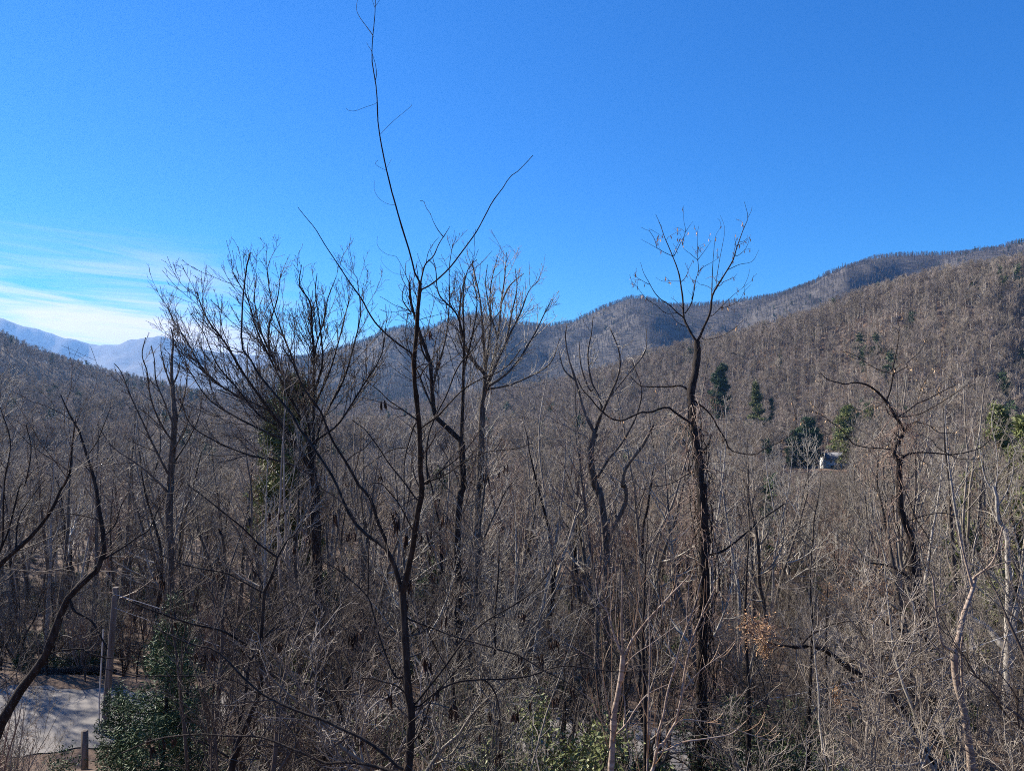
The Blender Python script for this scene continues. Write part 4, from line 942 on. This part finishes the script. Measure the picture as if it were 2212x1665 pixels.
glassm = noise_mat('window_glass_dark', [(.03, .04, .05), (.06, .07, .08)], 1, var=0, rough=.15, spec=.6); brownm = noise_mat('brown_boards', [(.09, .07, .055), (.15, .12, .1)], 3, var=0)
def house(name, label, loc, rz, W, D_, Hh, wallm, porch=True, floors=2, rf=roofm):
    r = empty(name, loc, rz); tag(r, label, 'house')
    G = Geo().box(-W/2, W/2, -D_/2, D_/2, -4, Hh); G.add([(-W/2, -D_/2, Hh), (-W/2, D_/2, Hh), (-W/2, 0, Hh+D_*.34), (W/2, -D_/2, Hh), (W/2, D_/2, Hh), (W/2, 0, Hh+D_*.34)], None, [(0, 2, 1), (3, 4, 5)]); G.obj('wall', wallm, r, False)
    G = Geo(); k = D_*.34/(D_/2); o = .6
    for s_ in (-1, 1):
        ye, ze = s_*(D_/2+o), Hh-o*k+.02; zr_ = Hh+D_*.34+.02
        V = [(-W/2-o, ye, ze), (W/2+o, ye, ze), (W/2+o, 0, zr_), (-W/2-o, 0, zr_)]; V += [(a, b_, c+.22) for a, b_, c in V]
        G.add(V, [(0, 1, 2, 3), (4, 5, 6, 7), (0, 1, 5, 4), (1, 2, 6, 5), (2, 3, 7, 6), (3, 0, 4, 7)])
    rfo = G.obj('roof', rf, r, False); Geo().box(W*.2, W*.2+.9, .4, 1.3, Hh+D_*.1, Hh+D_*.34+1.2).obj('chimney', brownm, rfo, False)
    for fl in range(floors):
        for i in range(int(W/3)):
            x = -W/2+1.8+i*3.0; z = 1.0+fl*2.9
            if fl == 0 and i == 1:
                d = Geo().box(x-.5, x+.5, -D_/2-.06, -D_/2+.03, 0, 2.1).obj('door', brownm, r, False); Geo().box(x+.3, x+.38, -D_/2-.12, -D_/2-.06, .95, 1.05).obj('handle', mm_, d, False); continue
            f = Geo().box(x-.6, x+.6, -D_/2-.07, -D_/2+.02, z, z+1.5).obj('window', white, r, False); Geo().box(x-.5, x+.5, -D_/2-.09, -D_/2-.072, z+.1, z+1.4).obj('pane', glassm, f, False)
    if porch:
        Geo().box(-W/2, W/2, -D_/2-2.6, -D_/2-.01, 2.75, 2.95).obj('porch_roof', white, r, False); Geo().box(-W/2, W/2, -D_/2-2.6, -D_/2-.01, -4, -.05).obj('porch_deck', white, r, False)
        for i in range(int(W/2.8)+1):
            x = -W/2+.15+i*(W-.3)/int(W/2.8); Geo().box(x-.14, x+.14, -D_/2-2.5, -D_/2-2.22, -.05, 2.75).obj('porch_column', white, r, False)
        Geo().box(-W/2, W/2, -D_/2-2.45, -D_/2-2.38, .8, .9).obj('porch_rail', white, r, False)
    return r
hx = P2(1793, 0, 392); hz = float(hgt(hx[0], 392)); print('house z', hz, 'wanted', topz(1010, 392))
house('white_house', 'white two-storey house with columned porch beside a lawn in the valley', (hx[0]+3.2, 393, hz+1.6), .1, 13, 8, 6.0, white)
h2 = at(2122, 560, 0); house('hillside_cabin', 'tiny pale cabin glimpsed among trees high on the right hillside', (h2[0], h2[1], h2[2]+1), -.3, 7, 6, 3.2, white, False, 1)
h3 = at(120, 800, 0); house('hillside_house', 'dark brown house barely visible on the shaded left hill', (h3[0], h3[1], h3[2]+2), .3, 22, 9, 5.5, brownm, False, 2)
grm = noise_mat('yellowed_lawn', [(.16, .15, .06), (.30, .27, .12), (.40, .35, .18)], .3, var=0, world=True)
G = Geo(); gx, gy = np.meshgrid(np.linspace(146, 182, 40), np.linspace(372, 398, 30)); e_ = ((gx-164)/17)**2+((gy-386)/11.5)**2
i = np.arange(29)[:, None]*40+np.arange(39)[None]; Q = np.stack([i, i+1, i+41, i+40], -1).reshape(-1, 4); Q = Q[(e_.ravel()[Q].max(1) < 1.0)]
G.add(np.stack([gx, gy, hgt(gx, gy)+.12], -1), Q); lw = G.obj('lawn', grm); tag(lw, kind='structure')
# ------------------------------------------------------------------ woods beyond counting: points carrying low detail trees
def gn_scatter(name, pts, rz, scl, kid, protos, kind='stuff', label=None, catg=None):
    me = bpy.data.meshes.new(name); me.vertices.add(len(pts)); me.vertices.foreach_set('co', np.asarray(pts, np.float32).ravel())
    for nm, arr, ty in (('rz', rz, 'FLOAT'), ('sc', scl, 'FLOAT'), ('kid', kid, 'INT')):
        at_ = me.attributes.new(nm, ty, 'POINT'); at_.data.foreach_set('value', np.asarray(arr, np.float32 if ty == 'FLOAT' else np.int32))
    o = link(bpy.data.objects.new(name, me)); tag(o, label, catg, None, kind)
    ng = bpy.data.node_groups.new(name, 'GeometryNodeTree'); ng.interface.new_socket('Geometry', in_out='INPUT', socket_type='NodeSocketGeometry'); ng.interface.new_socket('Geometry', in_out='OUTPUT', socket_type='NodeSocketGeometry')
    n = ng.nodes; l = ng.links; gi = n.new('NodeGroupInput'); go = n.new('NodeGroupOutput')
    jn = n.new('GeometryNodeJoinGeometry')
    for p in reversed(protos):
        oi = n.new('GeometryNodeObjectInfo'); oi.inputs['Object'].default_value = p; oi.inputs['As Instance'].default_value = True
        l.new(oi.outputs['Geometry'], jn.inputs[0])
    def na(nm, ty):
        a = n.new('GeometryNodeInputNamedAttribute'); a.data_type = ty; a.inputs['Name'].default_value = nm; return a.outputs['Attribute']
    ip = n.new('GeometryNodeInstanceOnPoints'); l.new(gi.outputs[0], ip.inputs['Points']); l.new(jn.outputs[0], ip.inputs['Instance']); ip.inputs['Pick Instance'].default_value = True
    l.new(na('kid', 'INT'), ip.inputs['Instance Index'])
    cx_ = n.new('ShaderNodeCombineXYZ'); l.new(na('rz', 'FLOAT'), cx_.inputs[2]); e2r = n.new('FunctionNodeEulerToRotation'); l.new(cx_.outputs[0], e2r.inputs[0]); l.new(e2r.outputs[0], ip.inputs['Rotation'])
    l.new(na('sc', 'FLOAT'), ip.inputs['Scale']); l.new(ip.outputs[0], go.inputs[0])
    md = o.modifiers.new('scatter', 'NODES'); md.node_group = ng
    return o
def joined(name, *gm_):
    """one unlinked mesh object out of (Geo, material) pairs"""
    V = []; sz = []; ix = []; mi = []; off = 0
    for k, (g_, m_) in enumerate(gm_):
        v = np.concatenate(g_.v) if g_.v else np.zeros((0, 3)); V.append(v)
        q = np.concatenate(g_.q) if g_.q else np.zeros((0, 4), int); t = np.concatenate(g_.t) if g_.t else np.zeros((0, 3), int)
        sz += [np.full(len(q), 4), np.full(len(t), 3)]; ix += [(q+off).ravel(), (t+off).ravel()]; mi += [np.full(len(q)+len(t), k)]; off += len(v)
    return bpy.data.objects.new(name, pmesh(name, np.concatenate(V), np.concatenate(sz).astype(np.int32), np.concatenate(ix), [M[m_] for _, m_ in gm_], True, np.concatenate(mi)))
rg = np.random.default_rng(99)
def jgrid(x0, x1, y0, y1, sp):
    xs = np.arange(x0, x1, sp); ys = np.arange(y0, y1, sp); a, b_ = np.meshgrid(xs, ys); a = a.ravel()+rg.uniform(-.5, .5, a.size)*sp; b_ = b_.ravel()+rg.uniform(-.5, .5, b_.size)*sp
    return a, b_
def inview(x, y, pad=120): u = U0+F0*x/np.maximum(y, 1); return (u > -pad) & (u < 2212+pad) & (y > 1)
EVER = {}
def dist_woods():
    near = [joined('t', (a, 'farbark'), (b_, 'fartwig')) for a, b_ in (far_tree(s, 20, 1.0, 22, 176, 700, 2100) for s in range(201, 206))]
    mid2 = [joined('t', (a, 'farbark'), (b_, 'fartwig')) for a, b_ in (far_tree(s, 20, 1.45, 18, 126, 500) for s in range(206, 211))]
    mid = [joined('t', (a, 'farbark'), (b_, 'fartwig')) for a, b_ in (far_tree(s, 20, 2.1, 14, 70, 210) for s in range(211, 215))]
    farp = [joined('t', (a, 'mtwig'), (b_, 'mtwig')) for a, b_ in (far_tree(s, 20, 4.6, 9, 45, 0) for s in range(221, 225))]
    con = []
    for s in range(231, 233):
        a, b_, c = conifer(s, 20, 4.5, t0=.15, dens=.35, card=2.0, S=4, shape=.7); con.append(joined('t', (a, 'farbark'), (c, 'needle')))
    # valley floor and the hillside at right, nearer than 760 m
    x, y = jgrid(-620, 620, 84, 1050, 4.9); k = inview(x, y); x, y = x[k], y[k]
    z = hgt(x, y); u = U0+F0*x/y; v = V0-z/y*F0
    lawn = (u < 950) & (y > 620) | (u > 1690) & (u < 1800) & (v > 985) & (v < 1030) & (y < 450) | ((np.abs(x-168) < 13) & (np.abs(y-385) < 9)) | ((y > 330) & (y < 384) & (u > 1735) & (u < 1815))
    dn = fbm(x/40, y/40, 3, 8)
    cut = np.interp(y, [118, 125], [0, 0])+.0
    keep = ~lawn & (rg.random(len(x)) < np.where(dn > -.35, .98, .6)*np.interp(y, [84, 120, 300, 1050], [.5, .75, .95, 1]))
    x, y, z, u = x[keep], y[keep], z[keep], u[keep]
    sc_ = rg.uniform(.65, 1.15, len(x))*np.where(y < 300, .85, 1)
    sc_ = np.where((u > 1690) & (u < 1810) & (y > 250) & (y < 400), sc_*.45, sc_)
    sc_ = np.where(y > 300, sc_*1.25, sc_)
    wd = (u > 1675) & (u < 1850) & (y < 400); hm = (-(1016-V0)/F0*y-z)/21; k2 = ~wd | (hm > .12)
    sc_ = np.where(wd, np.minimum(sc_, hm), sc_); x, y, z, u, sc_ = x[k2], y[k2], z[k2], u[k2], sc_[k2]
    # trees beyond the left edge whose shadows fall over the road
    xs = np.array([-38.5, -50, -57.]); ys = np.array([46, 47, 55.])
    x = np.r_[x, xs]; y = np.r_[y, ys]; z = np.r_[z, hgt(xs, ys)]; u = np.r_[u, U0+F0*xs/ys]; sc_ = np.r_[sc_, np.full(3, .9)]
    ev = (rg.random(len(x)) < .006+.03*(fbm(x/60, y/60, 2, 77) > .55))
    kid = np.where(ev, 10+rg.integers(0, 2, len(x)), rg.integers(0, 5, len(x))+5*(y > 330))
    gn_scatter('distant_woods', np.stack([x, y, z-.3], 1), rg.random(len(x))*6.28, sc_, kid, near+mid2+con, label='bare woods covering the valley floor and right hillside', catg='woods'); n1 = len(x)
    # hill at left and behind the hillside
    x, y = jgrid(-1000, 200, 560, 1300, 7.5); k = inview(x, y) & (U0+F0*x/y < 950) & (hgt(x, y) > -57); x, y = x[k], y[k]; z = hgt(x, y)
    ev = rg.random(len(x)) < .02+.08*(fbm(x/80, y/80, 2, 71) > .45); kid = np.where(ev, 4+rg.integers(0, 2, len(x)), rg.integers(0, 4, len(x)))
    gn_scatter('hill_woods', np.stack([x, y, z-.3], 1), rg.random(len(x))*6.28, rg.uniform(.6, 1.05, len(x)), kid, mid+con, label='dim woods covering the near hill at left', catg='woods'); n2 = len(x)
    # mountains
    x, y = jgrid(-1500, 2100, 1350, 3050, 8.6); x += rg.normal(size=len(x))*5; y += rg.normal(size=len(y))*5; k = inview(x, y, 60); x, y = x[k], y[k]; z = hgt(x, y)
    # drop what the crests in front of it hide
    r_ = np.hypot(x, y); el_ = z/r_; bin_ = ((np.arctan2(x, y)+.75)/1.5*400).astype(int).clip(0, 399); order = np.argsort(r_)
    best = np.full(400, -9.); vis = np.zeros(len(x), bool)
    for i in order:
        b_ = bin_[i]
        if el_[i]+15/r_[i] > best[b_]: vis[i] = True
        if el_[i] > best[b_]: best[b_] = el_[i]
    x, y, z = x[vis], y[vis], z[vis]
    ev = rg.random(len(x)) < .008+.05*(fbm(x/150, y/150, 3, 61) > .5); kid = np.where(ev, 4+rg.integers(0, 2, len(x)), rg.integers(0, 4, len(x)))
    gn_scatter('mountain_woods', np.stack([x, y, z-.3], 1), rg.random(len(x))*6.28, rg.uniform(.45, .85, len(x)), kid, farp+con, label='bare woods covering the mountains', catg='woods'); n3 = len(x)
    # underbrush close by
    br = [joined('t', (a, 'twig_dark'), (b_, 'twig_dark')) for a, b_ in (proto_bare(s, 3.2, 'wiry' if s == 241 else 'thicket', .7, .003) for s in range(241, 243))]
    br += [joined('t', (a, 'twig'), (b_, 'twig_dark')) for a, b_ in (proto_bare(s, 3.6, 'wiry', .6, .003) for s in range(243, 244))]
    br += [joined('t', (a, 'bark_dark'), (b_, 'leafgreen')) for a, b_ in (bush(s, 1.5, 1.2, 2400, .036) for s in range(251, 253))]
    x, y = jgrid(-95, 95, 10, 120, 1.55); k = inview(x, y, 200) & (road_dist(x, y) > .8); x, y = x[k], y[k]; u = U0+F0*x/y
    k = (rg.random(len(x)) < np.interp(y, [10, 40, 120], [.62, .62, .45])) & ~((u < 430) & (y < 34) & (rg.random(len(x)) < .85)); x, y = x[k], y[k]; z = hgt(x, y); u = U0+F0*x/y; k = ~((y < 18) & (np.abs(u-1515) < 70) | (y < 21) & (np.abs(u-345) < 110)); x, y, z = x[k], y[k], z[k]
    kid = np.where(rg.random(len(x)) < np.interp(y, [10, 60], [.30, .15])+.3*(fbm(x/7, y/7, 2, 5) > .3), 3+rg.integers(0, 2, len(x)), rg.integers(0, 3, len(x)))
    gn_scatter('underbrush', np.stack([x, y, z-.1], 1), rg.random(len(x))*6.28, rg.uniform(.5, 1.2, len(x)), kid, br, label='tangled bare underbrush with laurel on the slope', catg='underbrush'); n4 = len(x)
    print('stuff', n1, n2, n3, n4)
dist_woods()
# ------------------------------------------------------------------ closing: the air
build_haze()
